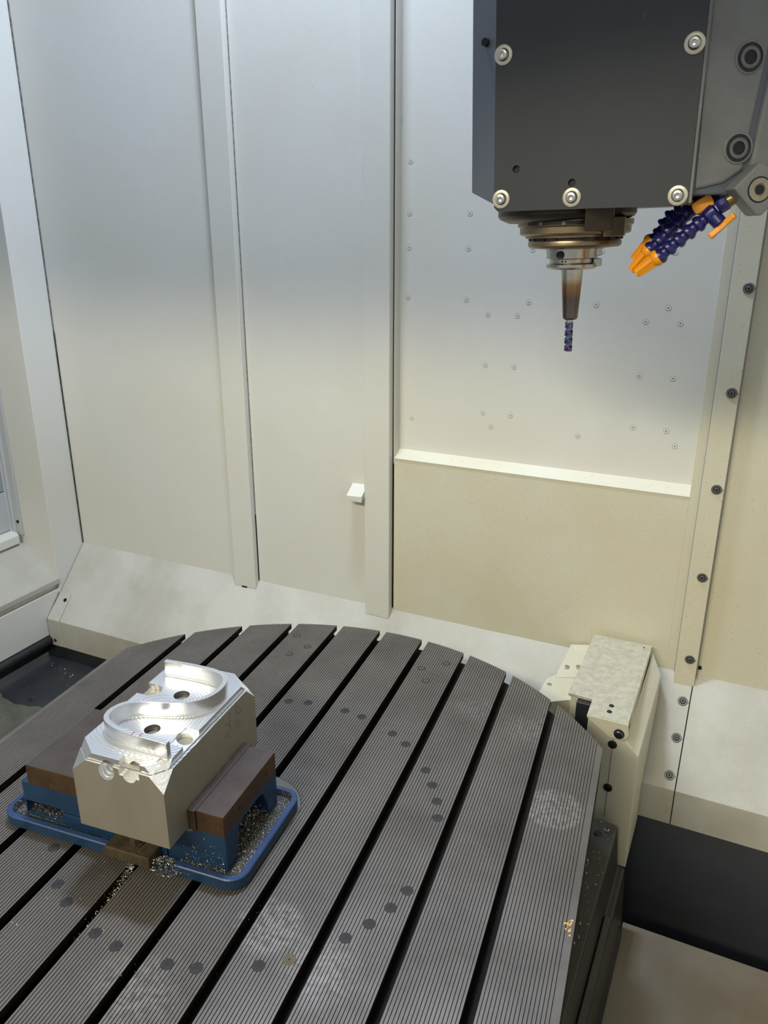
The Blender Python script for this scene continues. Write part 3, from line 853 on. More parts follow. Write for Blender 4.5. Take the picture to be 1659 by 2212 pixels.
cut(plat, cutters()); flag_cut_faces(plat)
cut(stock, cutters()); flag_cut_faces(stock)
for oo in (stock, plat):           # faces made by the cutter are bright
    for p in oo.data.polygons:
        if oo is stock and p.material_index == 0:
            c = p.center + WO
            on_side = abs(c.x - BX0) < 2e-4 or abs(c.x - BX1) < 2e-4 or abs(c.y - BY0) < 2e-4 or abs(c.y - BY1) < 2e-4 or abs(c.z - BZ0) < 2e-4
            if not on_side: p.material_index = 2
        if oo is plat and p.material_index == 0: p.material_index = 2
        c = p.center + WO
        if c.x > -0.0360 and -0.1385 < c.y < -0.1005 and c.z < ZFL - 0.0005: p.material_index = 3
        if -0.0785 < c.x < -0.0468 and c.y < -0.175 and 0.17 < c.z < ZFL - 0.0005 and (oo is plat or c.y > BY0 + 0.0002): p.material_index = 3
        for hx, hy, hr in ((-0.0775, -0.119, 0.0116), (-0.0868, -0.033, 0.0120)):
            if (c.x - hx) ** 2 + (c.y - hy) ** 2 < hr * hr and c.z < ZFL - 0.0005: p.material_index = 4
# rings left by the cutter on the two burred corners
for k, (cx, cy, cz) in ((0, (-0.0215, -0.1830, 0.1830)), (2, (-0.0215, 0.0405, 0.1800))):
    p1, p2, p3 = [Vector(p) for p in CH[k]]
    nr = (p2 - p1).cross(p3 - p1).normalized()
    if nr.dot(Vector(IN) - p1) > 0: nr = -nr
    cc = Vector((cx, cy, cz)); cc -= nr * (cc - p1).dot(nr)
    fm = Matrix.Translation(cc - WO) @ nr.to_track_quat('Z', 'Y').to_matrix().to_4x4()
    b = MB()
    for r_ in ((0.0105, 0.0088) if k == 0 else (0.0080,)):
        b.lathe([(r_ - 0.0006, 0.0), (r_ - 0.0003, 0.0005), (r_ + 0.0003, 0.0005), (r_ + 0.0006, 0.0)], fm, 36, 0, False)
    b.build('cutter_ring', M['burr'], wp)

# S-shaped rib swept along its centre line
RIB = [(-0.0185, -0.1652), (-0.0503, -0.1640), (-0.0800, -0.1625), (-0.1020, -0.1595), (-0.1170, -0.1545), (-0.1280, -0.1475), (-0.1340, -0.1385), (-0.1353, -0.1275), (-0.1322, -0.1155), (-0.1245, -0.1050), (-0.1110, -0.0960), (-0.0932, -0.0900), (-0.0747, -0.0855), (-0.0575, -0.0795), (-0.0425, -0.0710), (-0.0315, -0.0605), (-0.0246, -0.0480), (-0.0218, -0.0335), (-0.0228, -0.0185), (-0.0274, -0.0062), (-0.0365, 0.0030), (-0.0490, 0.0085), (-0.0650, 0.0112), (-0.0920, 0.0118), (-0.1169, 0.0111), (-0.1412, 0.0097)]


def catmull(P, n):
    P = [Vector(p) for p in P]; out = []
    Q = [2 * P[0] - P[1]] + P + [2 * P[-1] - P[-2]]
    for i in range(1, len(Q) - 2):
        for k in range(n):
            t = k / n
            a, b_, c, d = Q[i - 1], Q[i], Q[i + 1], Q[i + 2]
            out.append(0.5 * ((2 * b_) + (c - a) * t + (2 * a - 5 * b_ + 4 * c - d) * t * t + (3 * b_ - a - 3 * c + d) * t ** 3))
    out.append(P[-1])
    return out


pth = catmull(RIB, 6)
for _ in range(3):
    pth = [pth[0]] + [(pth[i - 1] + pth[i] * 2 + pth[i + 1]) / 4 for i in range(1, len(pth) - 1)] + [pth[-1]]
HT = 0.0036
ZR = 0.2217
sec = [(HT + 0.0014, ZFL - 0.0005), (HT + 0.0014, ZFL + 0.0001), (HT + 0.0007, ZFL + 0.0005), (HT + 0.0002, ZFL + 0.0014), (HT, ZFL + 0.0065), (HT, ZR - 0.0004), (HT - 0.0004, ZR)]
sec = sec + [(-a, z) for a, z in reversed(sec)]
b = MB(); ns = len(sec); vs2 = []
for i, p in enumerate(pth):
    t = (pth[min(i + 1, len(pth) - 1)] - pth[max(i - 1, 0)]).normalized()
    nn = Vector((-t.y, t.x))
    for a, z in sec: vs2.append(Vector((p.x + nn.x * a, p.y + nn.y * a, z)) - WO)
b.add(vs2, [])
for i in range(len(pth) - 1):
    for j in range(ns - 1):
        b.f.append([i * ns + j, (i + 1) * ns + j, (i + 1) * ns + j + 1, i * ns + j + 1])
        b.m.append(0 if j == 6 else (1 if j in (3, 4, 5, 7, 8, 9) else 0)); b.s.append(j not in (5, 6, 7))
b.f.append(list(range(ns))); b.m.append(1); b.s.append(False)
b.f.append([(len(pth) - 1) * ns + j for j in range(ns)][::-1]); b.m.append(1); b.s.append(False)
b.build('rib', [M['milled'], M['milled_side']], wp, fix=True)
# terraces left round the rib by the roughing passes
for k, (w_, h_) in enumerate(((0.0155, 0.0009), (0.0110, 0.0018))):
    b = MB(); vs2 = []
    for i, p in enumerate(pth[2:70]):
        t = (pth[min(i + 3, len(pth) - 1)] - pth[max(i + 1, 0)]).normalized(); nn = Vector((-t.y, t.x))
        for a, z in ((-w_, ZFL - 0.0004), (-w_, ZFL + h_), (-0.002, ZFL + h_), (-0.002, ZFL - 0.0004)):
            q = Vector((p.x + nn.x * -a, p.y + nn.y * -a, z))
            if k == 0: q.x = max(q.x, BX0 + 0.004); q.y = max(q.y, BY0 + 0.016)
            vs2.append(q - WO)
    b.add(vs2, [])
    m_ = len(vs2) // 4
    for i in range(m_ - 1):
        for j in range(3):
            b.f.append([i * 4 + j, (i + 1) * 4 + j, (i + 1) * 4 + j + 1, i * 4 + j + 1]); b.m.append(0); b.s.append(False)
    b.f.append([0, 1, 2, 3]); b.m.append(0); b.s.append(False)
    b.f.append([(m_ - 1) * 4 + j for j in (3, 2, 1, 0)]); b.m.append(0); b.s.append(False)
# (the outer side of the first bend is the front-left of the block)
    b.build('terrace', M['milled'], wp, fix=True)
# red ink ticks on the rib, pencil figures on the block's right side
for x in (-0.0735, -0.0615):
    shift(MB().box((x - 0.0005, -0.1672, ZR), (x + 0.0005, -0.1595, ZR + 0.0002)), WO).build('ink_tick', M['red'], wp)
MARKS = [[(-0.0097, 0.1768), (-0.0047, 0.1772), (0.0041, 0.1675), (0.0015, 0.1627), (-0.0070, 0.1664), (-0.0101, 0.1736), (-0.0060, 0.1750)], [(-0.0103, 0.1480), (-0.0098, 0.1523), (-0.0049, 0.1515), (0.0003, 0.1445), (-0.0032, 0.1409), (-0.0090, 0.1429), (-0.0103, 0.1480)], [(-0.0426, 0.1681), (-0.0352, 0.1667), (-0.0301, 0.1616), (-0.0297, 0.1573)], [(-0.0454, 0.1469), (-0.0418, 0.1526), (-0.0336, 0.1494), (-0.0342, 0.1451), (-0.0398, 0.1466)], [(-0.0341, 0.1462), (-0.0291, 0.1399), (-0.0286, 0.1361)], [(-0.0249, 0.1796), (-0.0277, 0.1652), (-0.0273, 0.1463)]]
for mk in MARKS:
    pp = catmull([(q[0], q[1]) for q in mk], 4)
    shift(MB().tube([(BX1 + 0.00005, q.x, q.y) for q in pp], 0.00028, 4), WO).build('pencil_mark', M['pencil'], wp)

# ================================================================== SWARF
def chip(b, p, L_, w_, curl, ax, up, mi_=0):
    """one curled sliver"""
    n = 4; vs = []
    d = Vector((math.cos(ax), math.sin(ax), up)).normalized()
    sd_ = d.cross(Vector((0, 0, 1))).normalized()
    nn = sd_.cross(d)
    for i in range(n + 1):
        t = i / n
        a = curl * t
        c = p + d * (L_ * math.sin(a) / curl if abs(curl) > .05 else L_ * t) + nn * (L_ * (1 - math.cos(a)) / curl if abs(curl) > .05 else 0)
        ww = w_ * (0.5 + 0.5 * math.sin(PI * (0.15 + 0.7 * t)))
        vs += [c - sd_ * ww / 2, c + sd_ * ww / 2, c + nn * w_ * 0.35]
    fs = []
    for i in range(n):
        for k in range(3):
            fs.append((i * 3 + k, i * 3 + (k + 1) % 3, i * 3 + 3 + (k + 1) % 3, i * 3 + 3 + k))
    b.add(vs, fs, mi_)


def pile(name, label, spots, frame='table', mats=('chip', 'chip_dark')):
    """spots: (count, sampler -> (x,y,z), length range, dark share, lift)"""
    b = MB()
    c0 = None
    for cnt, fn, (l0, l1), dark, lift in spots:
        for _ in range(cnt):
            p = Vector(fn())
            if c0 is None: c0 = p.copy()
            L_ = random.uniform(l0, l1) * 0.8
            chip(b, p - c0, L_, L_ * random.uniform(.14, .30), random.uniform(-2.6, 2.6), random.uniform(0, 2 * PI), random.uniform(-.1, lift), 1 if random.random() < dark else 0)
    o = b.build(name, [M[m_] for m_ in mats], None)
    if frame == 'table':
        o.location = RT @ c0; o.rotation_euler = (0, 0, TA)
    else:
        o.location = c0
    return tag(o, label, 'metal chips', kind='stuff')


g = random.gauss; u = random.uniform


def heap(cx, cy, sx, sy, z0, h):
    def f():
        a, r_ = u(0, 2 * PI), math.sqrt(u(0, 1))
        return (cx + sx * r_ * math.cos(a), cy + sy * r_ * math.sin(a), z0 + h * (1 - r_ * r_) * u(0.2, 1.0))
    return f


pile('vise_chips', 'curly aluminium chips heaped in the blue vise tray and on its jaw', [
    (620, heap(-0.042, -0.169, 0.024, 0.014, 0.010, 0.022), (0.0015, 0.0045), 0.45, 0.8),
    (240, heap(-0.016, -0.161, 0.020, 0.009, 0.011, 0.010), (0.0015, 0.004), 0.35, 0.6),
    (420, lambda: (u(-0.03, 0.05), g(-0.1545, 0.003), 0.0120 + abs(g(0, .0012))), (0.001, 0.0026), 0.15, 0.5),
    (520, lambda: (u(0.0475, 0.0625), u(-0.155, 0.015), 0.0120 + abs(g(0, .0012))), (0.001, 0.004), 0.2, 0.5),
    (2600, lambda: (lambda q: (0.046 - 0.040 * q, u(-0.116, -0.028), 0.012 + u(0, 0.042) * q))(u(0, 1)), (0.002, 0.007), 0.78, 0.9),
    (420, lambda: (u(-0.298, -0.150), g(-0.1555, 0.002), 0.0118 + abs(g(0, .0010))), (0.0008, 0.0024), 0.35, 0.5),
    (420, lambda: (u(-0.298, -0.236), u(-0.147, -0.138), 0.016 + abs(g(0, .008))), (0.0012, 0.0032), 0.7, 0.5),
    (110, lambda: (u(-0.322, -0.305), u(-0.155, -0.10), 0.0120), (0.001, 0.0026), 0.3, 0.4),
    (130, lambda: (u(0.002, 0.042), u(-0.146, 0.002), 0.1055), (0.0006, 0.0018), 0.25, 0.2),
    (150, lambda: (g(-0.0095, 0.0012), u(-0.150, 0.006), 0.1053), (0.0006, 0.002), 0.25, 0.4),
    (240, lambda: (u(-0.025, 0.040), -0.1475 - abs(g(0, .0006)), 0.013 + abs(g(0, .018))), (0.001, 0.0026), 0.3, 0.4),
    (90, heap(-0.0135, -0.1515, 0.012, 0.002, 0.0713, 0.004), (0.001, 0.003), 0.2, 0.6),
    (90, heap(-0.085, -0.166, 0.02, 0.01, 0.0305, 0.004), (0.001, 0.003), 0.8, 0.5),
])
pile('slot_chips', 'loose chips trailing along the dark T-slot in front of the vise', [
    (420, lambda: (lambda t: (TC[0] - 0.1 + g(-0.001, 0.0035), -0.178 - 0.11 * t, -0.020 + 0.014 * (1 - t) ** 2 + abs(g(0, .003))))(u(0, 1) ** 1.6), (0.002, 0.006), 0.45, 0.8),
    (50, heap(-0.0985, -0.1735, 0.007, 0.005, -0.003, 0.012), (0.003, 0.006), 0.2, 0.8),
])
pile('table_chips', 'scattered tiny bright chips lying on the grooved table top', [
    (70, lambda: (u(-0.25, 0.12), u(-0.34, -0.17), 0.0006), (0.0012, 0.003), 0.1, 0.1),
    (90, lambda: (u(-0.1, 0.45), u(-0.35, 0.35), 0.0006), (0.0008, 0.0022), 0.2, 0.1),
])
pile('saddle_chips', 'bright slivers on the dark saddle to the right of the table', [
    (80, lambda: (u(0.43, 0.497), u(0.10, 0.49), -0.2475), (0.003, 0.009), 0.15, 0.2),
    (60, lambda: (u(0.45, 0.490), u(-0.2, 0.40), -0.2460), (0.003, 0.009), 0.2, 0.2),
    (110, lambda: (u(0.530, 0.60), u(0.1, 0.51), -0.4992), (0.001, 0.003), 0.3, 0.2),
], 'world')
pile('floor_chips', 'fine pale chips dusted on the black trough floor at the left', [
    (130, lambda: (lambda t: (-1.23 + 0.26 * t + g(0, .008), 0.68 - 0.12 * t + g(0, .012), -0.4195))(u(0, 1)), (0.002, 0.005), 0.3, 0.2),
    (160, lambda: (u(-1.22, -0.95), u(0.35, 0.68), -0.4195), (0.0012, 0.004), 0.4, 0.2),
], 'world')

# ================================================================== SPINDLE HEAD
TILT = R(1.9)
hd = thing('spindle_head', 'charcoal milling spindle head hanging in the upper right corner', 'spindle head', (0.3715, 0.285, 0.80), (0, -TILT, 0))
FY = -0.105
H1 = 0.62
# cast body behind the cover: plan outline with a chamfered left corner and a raked right face
bpl = [(-0.0775, FY + 0.004), (0.1515, FY + 0.004), (0.156, FY + 0.012), (0.330, 0.004), (0.330, 0.20), (-0.1225, 0.20), (-0.1225, FY + 0.0475)]
b = MB().prism(bpl, 0.0775, H1, 'z')
body2 = b.build('body', M['slate'], hd, 0.0, fix=True)
bm = bmesh.new(); bm.from_mesh(body2.data)
q1, q2 = Vector((-0.0775, FY + 0.004, 0.0765)), Vector((-0.1225, FY + 0.0475, 0.0940))
qn = (q2 - q1).cross(Vector((0.7, 0.72, 0)))
if qn.z > 0: qn = -qn
gg = bmesh.ops.bisect_plane(bm, geom=bm.verts[:] + bm.edges[:] + bm.faces[:], plane_co=q1, plane_no=qn, clear_outer=True, dist=1e-7)
bmesh.ops.edgeloop_fill(bm, edges=[e_ for e_ in gg['geom_cut'] if isinstance(e_, bmesh.types.BMEdge)])
bm.to_mesh(body2.data); bm.free()
md = body2.modifiers.new('bevel', 'BEVEL'); md.width = 0.002; md.segments = 2; md.limit_method = 'ANGLE'
# cone under the chamfered corner
MB().prism([(-0.078, FY + 0.030), (-0.070, FY + 0.008), (0.148, FY + 0.008), (0.150, 0.11), (-0.060, 0.11)], 0.0705, 0.0790, 'z').build('lower_edge', M['nose_dark'], hd, 0.003, fix=True)
cv = MB().prism([(-0.0765, 0.0735), (-0.0715, 0.0688), (0.1445, 0.0668), (0.1495, 0.0698), (0.1590, H1), (-0.0785, H1)], FY, FY + 0.006, 'y')
cover = cv.build('cover_plate', [M['black_head']], hd, fix=True)
cut(cover, [MB().cyl((-0.0494, FY - 0.01, 0.1155), (-0.0494, FY + 0.02, 0.1155), 0.0043, n=20), MB().cyl((0.0183, FY - 0.01, 0.0970), (0.0183, FY + 0.02, 0.0970), 0.0043, n=20)])
md = cover.modifiers.new('bevel', 'BEVEL'); md.width = 0.0011; md.segments = 2; md.limit_method = 'ANGLE'
for x, z in ((-0.0494, 0.1155), (0.0183, 0.0970)):
    MB().cyl((x, FY + 0.0035, z), (x, FY + 0.0042, z), 0.0046, n=16).build('hole', M['hole'], hd)
MB().prism([(0.1496, 0.0690), (0.1530, 0.0690), (0.1625, H1), (0.1592, H1)], FY - 0.0006, FY + 0.006, 'y').build('edge_highlight', M['grey_head'], hd, 0.0006, fix=True)  # lighter strip standing in for the highlight on the cover's bevelled edge
sc = MB()
sc.lathe([(0.0108, 0), (0.0108, 0.0012), (0.0098, 0.0018), (0.0070, 0.0018)], I4, 28, 0, False)
sc.lathe([(0.0066, 0.0010), (0.0066, 0.0030), (0.0052, 0.0052), (0.0030, 0.0056), (0.0027, 0.0030), (0.0002, 0.0026)], I4, 24, 1, True)
sc.lathe([(0.0071, 0.0014), (0.0064, 0.0012)], I4, 24, 2, False)
scm = sc.mesh('cover_screw', [M['washer'], M['steel'], M['dark_steel']])
for x, z in ((-0.0677, 0.2389), (0.1419, 0.2271), (-0.0674, 0.0830), (0.0191, 0.0811), (0.1379, 0.0776)):
    link_mesh('cover_screw', scm, cover, (x, FY, z), rot_back)
# oblong hole in the left chamfer
MB().cyl((-0.0960, FY + 0.0150, 0.258), (-0.0945, FY + 0.0230, 0.258), 0.0045, n=14).build('hole', M['hole'], hd)
# raked casting to the right of the cover
CD = Vector((math.cos(R(30)), math.sin(R(30)), 0)); CN = Vector((math.sin(R(30)), -math.cos(R(30)), 0))
C0 = Vector((0.1565, -0.0970, 0))


def cpt(s, z, d=0.0): return C0 + CD * s + CN * d + Vector((0, 0, z))


def slab(poly, d0, d1):
    n = len(poly); vs = [cpt(s, z, d0) for s, z in poly] + [cpt(s, z, d1) for s, z in poly]
    return MB().add(vs, [tuple(range(n)), tuple(range(n, 2 * n))[::-1]] + [(i, (i + 1) % n, n + (i + 1) % n, n + i) for i in range(n)])


def cs(x, y): return (Vector((x, y, 0)) - C0).dot(CD)


slab([(-0.002, 0.083), (0.030, 0.089), (0.0515, 0.102), (0.0530, 0.125), (0.0665, 0.235), (0.0900, H1), (-0.002, H1)], 0.0, -0.05).build('side_casting', M['grey_head'], hd, 0.003, fix=True)
slab([(0.0570, 0.100), (0.0600, 0.125), (0.0730, 0.235), (0.0960, H1), (0.19, H1), (0.19, 0.120), (0.105, 0.095)], 0.002, -0.04).build('side_casting', M['grey_head'], hd, 0.004, fix=True)
sb = MB()
sb.lathe([(0.0168, 0.0001), (0.0160, 0.0008), (0.0142, 0.0008)], I4, 32, 1, False, False)
sb.lathe([(0.0142, 0.0008), (0.0138, 0.0002), (0.0106, 0.0002)], I4, 32, 3, False, False)
sb.lathe([(0.0108, 0.0003), (0.0106, 0.0014), (0.0070, 0.0014)], I4, 32, 0, False, False)
sb.lathe([(0.0070, 0.0014), (0.0066, 0.0004), (0.0001, 0.0003)], I4, 24, 2, False, False)
sbm2 = sb.mesh('socket_bolt', [M['bolt_grey'], M['grey_head'], M['hole'], M['dark_steel']])
rot_rake = (R(90), 0, R(30))
for x, y, z in ((0.1966, -0.0760, 0.2129), (0.1939, -0.0759, 0.1244)):
    link_mesh('socket_bolt', sbm2, hd, cpt(cs(x, y), z, 0.0002), rot_rake)
# square hose manifold turned on its corner
bc = cs(0.2101, -0.0656)
blk = slab([(bc + a * 1.0, 0.0804 + z) for a, z in ((-0.003, 0.0275), (-0.029, 0.002), (0.000, -0.0265), (0.006, -0.0270), (0.030, -0.004), (0.004, 0.0265))], 0.020, -0.006)
blk.build('hose_manifold', M['grey_head'], hd, 0.002, fix=True)
mb_ = MB()
mb_.lathe([(0.0120, 0.0001), (0.0120, 0.0008), (0.0066, 0.0008), (0.0060, -0.001), (0.0052, -0.001)], I4, 28, 0, False)
mb_.lathe([(0.0052, 0.0004), (0.0001, 0.0004)], I4, 20, 1, False)
mb_.lathe([(0.0136, 0.0002), (0.0120, 0.0003)], I4, 28, 1, False)
link_mesh('socket_bolt', mb_.mesh('socket_bolt', [M['worn_ring'], M['hole']]), hd, cpt(bc, 0.0804, 0.0202), rot_rake)
# spindle nose
nz = lambda prof, m_, nm, cx=0.001: MB().lathe(prof, Matrix.Translation((cx, 0, 0)), 64).build(nm, M[m_], hd)
nz([(0.0885, 0.0790), (0.0890, 0.0640), (0.0860, 0.0600), (0.0740, 0.0550)], 'nose_dark', 'nose_flange', -0.0110)
nz([(0.0745, 0.0570), (0.0742, 0.0505), (0.0715, 0.0490), (0.0715, 0.0415), (0.0690, 0.0395), (0.0640, 0.0385), (0.0640, 0.0360), (0.0600, 0.0350)], 'nose', 'nose_ring')
nz([(0.0590, 0.0365), (0.0585, 0.0310)], 'nose_dark', 'nose_ring')
nz([(0.0598, 0.0318), (0.0604, 0.0300), (0.0604, 0.0262), (0.0580, 0.0235), (0.0400, 0.0215)], 'nose', 'nose_ring')
for k in range(20):
    a = 2 * PI * k / 20 + 0.1
    MB().box((-0.0032, -0.0022, -0.0012), (0.0032, 0.0010, 0.0012)).build('coolant_slot', M['hole'], hd).matrix_local = \
        Matrix.Translation((0.002, 0, 0.0338)) @ Matrix.Rotation(a, 4, 'Z') @ Matrix.Translation((0, -0.0586, 0))
# machined flats and drive block on the nose
MB().prism([(0.034, -0.0965), (0.062, -0.0720), (0.062, -0.060), (0.034, -0.070)], 0.0425, 0.0770, 'z').build('nose_block', M['nose_dark'], hd, 0.001, fix=True)
MB().prism([(0.050, -0.0620), (0.0715, -0.040), (0.0700, -0.025), (0.045, -0.045)], 0.0360, 0.0590, 'z').build('nose_block', M['nose'], hd, 0.001, fix=True)
arc = [(0.001 + 0.0752 * math.cos(R(a)), 0.0752 * math.sin(R(a))) for a in range(-128, -57, 5)]
MB().prism(arc, 0.0512, 0.0556, 'z').build('nose_recess', M['nose_dark'], hd, 0, fix=True)
for x in (-0.026, 0.004):
    MB().cyl((x, -0.0660, 0.0534), (x, -math.sqrt(0.0752 ** 2 - x * x) - 0.0012, 0.0534), 0.0026, n=12).build('nose_screw', M['bolt_grey'], hd)

# tool holder and end mill, hung in the spindle
def head_world(p): return Vector((0.3715, 0.285, 0.80)) + Matrix.Rotation(-TILT, 3, 'Y') @ Vector(p)


th = thing('tool_holder', 'steel shrink-fit tool holder with heat-tinted taper under the spindle nose', 'tool holder', head_world((0, 0, 0)), (0, -TILT, 0))
b = MB().lathe([(0.0345, 0.0225), (0.0335, 0.0150), (0.0335, 0.0100), (0.0290, 0.0085), (0.0290, 0.0040), (0.0335, 0.0020), (0.0335, -0.0015), (0.0300, -0.0042), (0.0150, -0.0046)],
               Matrix.Translation((-0.001, 0, 0)), 56)
hfl = b.build('flange', M['holder'], th)
tm = mat('heat_tinted_steel', (150, 142, 130), 0.24, metal=1.0)
nt = tm.node_tree
tcn = nt.nodes.new('ShaderNodeTexCoord'); sp = nt.nodes.new('ShaderNodeSeparateXYZ')
mr = nt.nodes.new('ShaderNodeMapRange'); mr.inputs[1].default_value = -0.070; mr.inputs[2].default_value = -0.003
rpp = nt.nodes.new('ShaderNodeValToRGB')
ce = rpp.color_ramp
ce.elements[0].position = 0.0; ce.elements[0].color = lin(112, 104, 98)
ce.elements[1].position = 1.0; ce.elements[1].color = lin(196, 190, 176)
for p_, c_ in ((0.42, (104, 90, 78)), (0.55, (136, 104, 76)), (0.68, (150, 120, 84)), (0.80, (184, 172, 150))):
    e = ce.elements.new(p_); e.color = lin(*c_)
nt.links.new(tcn.outputs['Object'], sp.inputs[0]); nt.links.new(sp.outputs['Z'], mr.inputs[0])
nt.links.new(mr.outputs[0], rpp.inputs[0]); nt.links.new(rpp.outputs[0], nt.nodes['Principled BSDF'].inputs['Base Color'])
MB().lathe([(0.0144, -0.0040), (0.0100, -0.0680), (0.0082, -0.0702), (0.0048, -0.0704)], I4, 40).build('taper', tm, th)
MB().cyl((-0.009, -0.0325, 0.0145), (-0.009, -0.0352, 0.0145), 0.0050, n=24).build('data_chip', M['hole'], hfl)
MB().box((0.0290, -0.006, -0.0010), (0.0375, 0.006, 0.0090)).build('drive_key', M['holder'], hfl, 0.0008)
MB().box((0.0300, -0.006, 0.0120), (0.0372, 0.006, 0.0220)).build('drive_key', M['holder'], hfl, 0.0008)
for x in (-0.0075, -0.0025):
    MB().cyl((x, -0.0285, 0.0062), (x, -0.0299, 0.0062), 0.0011, n=10).build('coolant_hole', M['hole'], hfl)

em = thing('end_mill', 'small twisted end mill with rainbow coating in the tapered holder', 'milling cutter', head_world((-0.0008, 0, -0.0705)), (0, -TILT, 0))
MB().cyl((0, 0, 0.004), (0, 0, -0.0035), 0.0048, n=24).build('shank', M['steel'], em)
b = MB(); NZ, NA = 60, 24; L0, L1 = -0.0035, -0.0425
vs3 = []
for i in range(NZ + 1):
    t = i / NZ; z = L0 + (L1 - L0) * t
    dpt = min(1.0, t * 5)
    for k in range(NA):
        a = 2 * PI * k / NA
        tw = a - t * 2 * PI * 1.9
        r_ = 0.0055 * (1 - 0.55 * dpt * max(0, math.cos(2 * a)) ** 0.6)
        vs3.append((r_ * math.cos(tw), r_ * math.sin(tw), z))
fs3 = [(i * NA + k, i * NA + (k + 1) % NA, (i + 1) * NA + (k + 1) % NA, (i + 1) * NA + k) for i in range(NZ) for k in range(NA)]
b.add(vs3, fs3, 0, True); b.add([vs3[NZ * NA + k] for k in range(NA)], [tuple(range(NA))])
b.build('flutes', M['cutter'], em, fix=True)

# ------------------------------------------------------------------ coolant hoses
def hose(label, path, y_noz, valve):
    P = catmull(path, 4)
    root = thing('coolant_hose', label, 'coolant hose', P[0], group='coolant hoses on the head')
    o0 = P[0]
    # arc length
    Ls = [0]
    for i in range(1, len(P)): Ls.append(Ls[-1] + (P[i] - P[i - 1]).length)

    def at(s):
        for i in range(1, len(P)):
            if Ls[i] >= s:
                t = (s - Ls[i - 1]) / max(Ls[i] - Ls[i - 1], 1e-9)
                return P[i - 1].lerp(P[i], t), (P[i] - P[i - 1]).normalized()
        return P[-1], (P[-1] - P[-2]).normalized()

    def fr_(s):
        p, d = at(s)
        return Matrix.Translation(p - o0) @ d.to_track_quat('Z', 'Y').to_matrix().to_4x4()
    tot = Ls[-1]
    MB().lathe([(0.0072, -0.004), (0.0072, 0.0065), (0.0060, 0.008)], fr_(0.0), 16).build('brass_nipple', M['brass'], root)
    MB().lathe([(0.0076, 0.004), (0.0086, 0.006), (0.0086, 0.014), (0.0070, 0.0165)], fr_(0.0), 8).build('fitting', M['hose'], root)
    sv = 0.024
    vbo = MB().lathe([(0.0062, -0.006), (0.0092, -0.004), (0.0096, 0.0), (0.0092, 0.006), (0.0062, 0.009)], fr_(sv), 18).build('valve_body', M['hose'], root)
    if valve:
        p, d = at(sv + 0.001)
        side = Vector(valve[:3]).normalized()
        fm = Matrix.Translation(p - o0) @ side.to_track_quat('Z', 'Y').to_matrix().to_4x4()
        MB().lathe([(0.0082, 0.004), (0.0082, 0.0150), (0.0070, 0.0162)], fm, 18).build('valve_stem', M['hose' if valve[3] == 'paddle' else 'orange'], vbo)
        dd = (d - side * d.dot(side)).normalized()
        ww = side.cross(dd)
        c0 = p - o0 + side * 0.0158
        pv = []
        prof = ((-0.017, 0.0052), (-0.015, 0.0064), (-0.004, 0.0040), (0.004, 0.0040), (0.015, 0.0064), (0.017, 0.0052)) if valve[3] == 'paddle' else ((-0.0115, 0.0030), (-0.010, 0.0068), (0.010, 0.0068), (0.0115, 0.0030))
        out = [(a, h) for a, h in prof] + [(a, -h) for a, h in reversed(prof)]
        n = len(out)
        vv = [c0 + dd * a + ww * h for a, h in out] + [c0 + dd * a + ww * h + side * 0.0065 for a, h in out]
        MB().add(vv, [tuple(range(n))[::-1], tuple(range(n, 2 * n))] + [(i, (i + 1) % n, n + (i + 1) % n, n + i) for i in range(n)]).build('valve_handle', M['orange'], vbo, 0.001, fix=True)
    s0 = sv + 0.008
    s1 = tot - 0.027
    nseg = 5
    st = (s1 - s0) / nseg
    for k in range(nseg):
        s = s0 + k * st
        MB().lathe([(0.0060, 0.0), (0.0066, st * 0.10), (0.0068, st * 0.30), (0.0090, st * 0.52), (0.0096, st * 0.62), (0.0096, st * 0.84), (0.0084, st * 0.95), (0.0062, st * 1.02)], fr_(s), 18).build('segment', M['hose'], root)
    # nozzle
    noz = MB().lathe([(0.0094, -0.003), (0.0102, 0.000), (0.0094, 0.0035), (0.0074, 0.006), (0.0058, 0.026), (0.0052, 0.029), (0.0030, 0.0285)], fr_(s1), 18).build('nozzle', M['orange'], root)
    for q in range(6):
        a = q * PI / 3
        fm = fr_(s1)
        MB().tube([fm @ Vector((0.0074 * math.cos(a), 0.0074 * math.sin(a), 0.006)), fm @ Vector((0.0056 * math.cos(a), 0.0056 * math.sin(a), 0.0268))], 0.0013, 5).build('nozzle_rib', M['orange'], noz)
    return root


HA = [(0.5612, 0.2150, 0.8787), (0.5492, 0.2150, 0.8703), (0.5382, 0.2150, 0.8599), (0.5269, 0.2150, 0.8502), (0.5191, 0.2150, 0.8424), (0.5101, 0.2150, 0.8350), (0.5011, 0.2150, 0.8264), (0.4930, 0.2150, 0.8183), (0.4864, 0.2150, 0.8131), (0.4676, 0.2150, 0.7963)]
HB = [(0.5476, 0.2350, 0.8870), (0.5389, 0.2350, 0.8795), (0.5274, 0.2350, 0.8709), (0.5144, 0.2350, 0.8641), (0.5057, 0.2350, 0.8532), (0.4966, 0.2350, 0.8452), (0.4876, 0.2350, 0.8340), (0.4802, 0.2350, 0.8268), (0.4746, 0.2350, 0.8205), (0.4578, 0.2350, 0.7993)]
HC = [(0.5333, 0.2600, 0.8861), (0.5223, 0.2600, 0.8784), (0.5112, 0.2600, 0.8705), (0.4995, 0.2600, 0.8655), (0.4903, 0.2600, 0.8564), (0.4833, 0.2600, 0.8440), (0.4778, 0.2600, 0.8367), (0.4730, 0.2600, 0.8325), (0.4559, 0.2600, 0.8111)]
hose('front blue jointed coolant hose with an orange paddle tap pointing right', HA, 0, (0.62, -0.10, -0.60, 'paddle'))
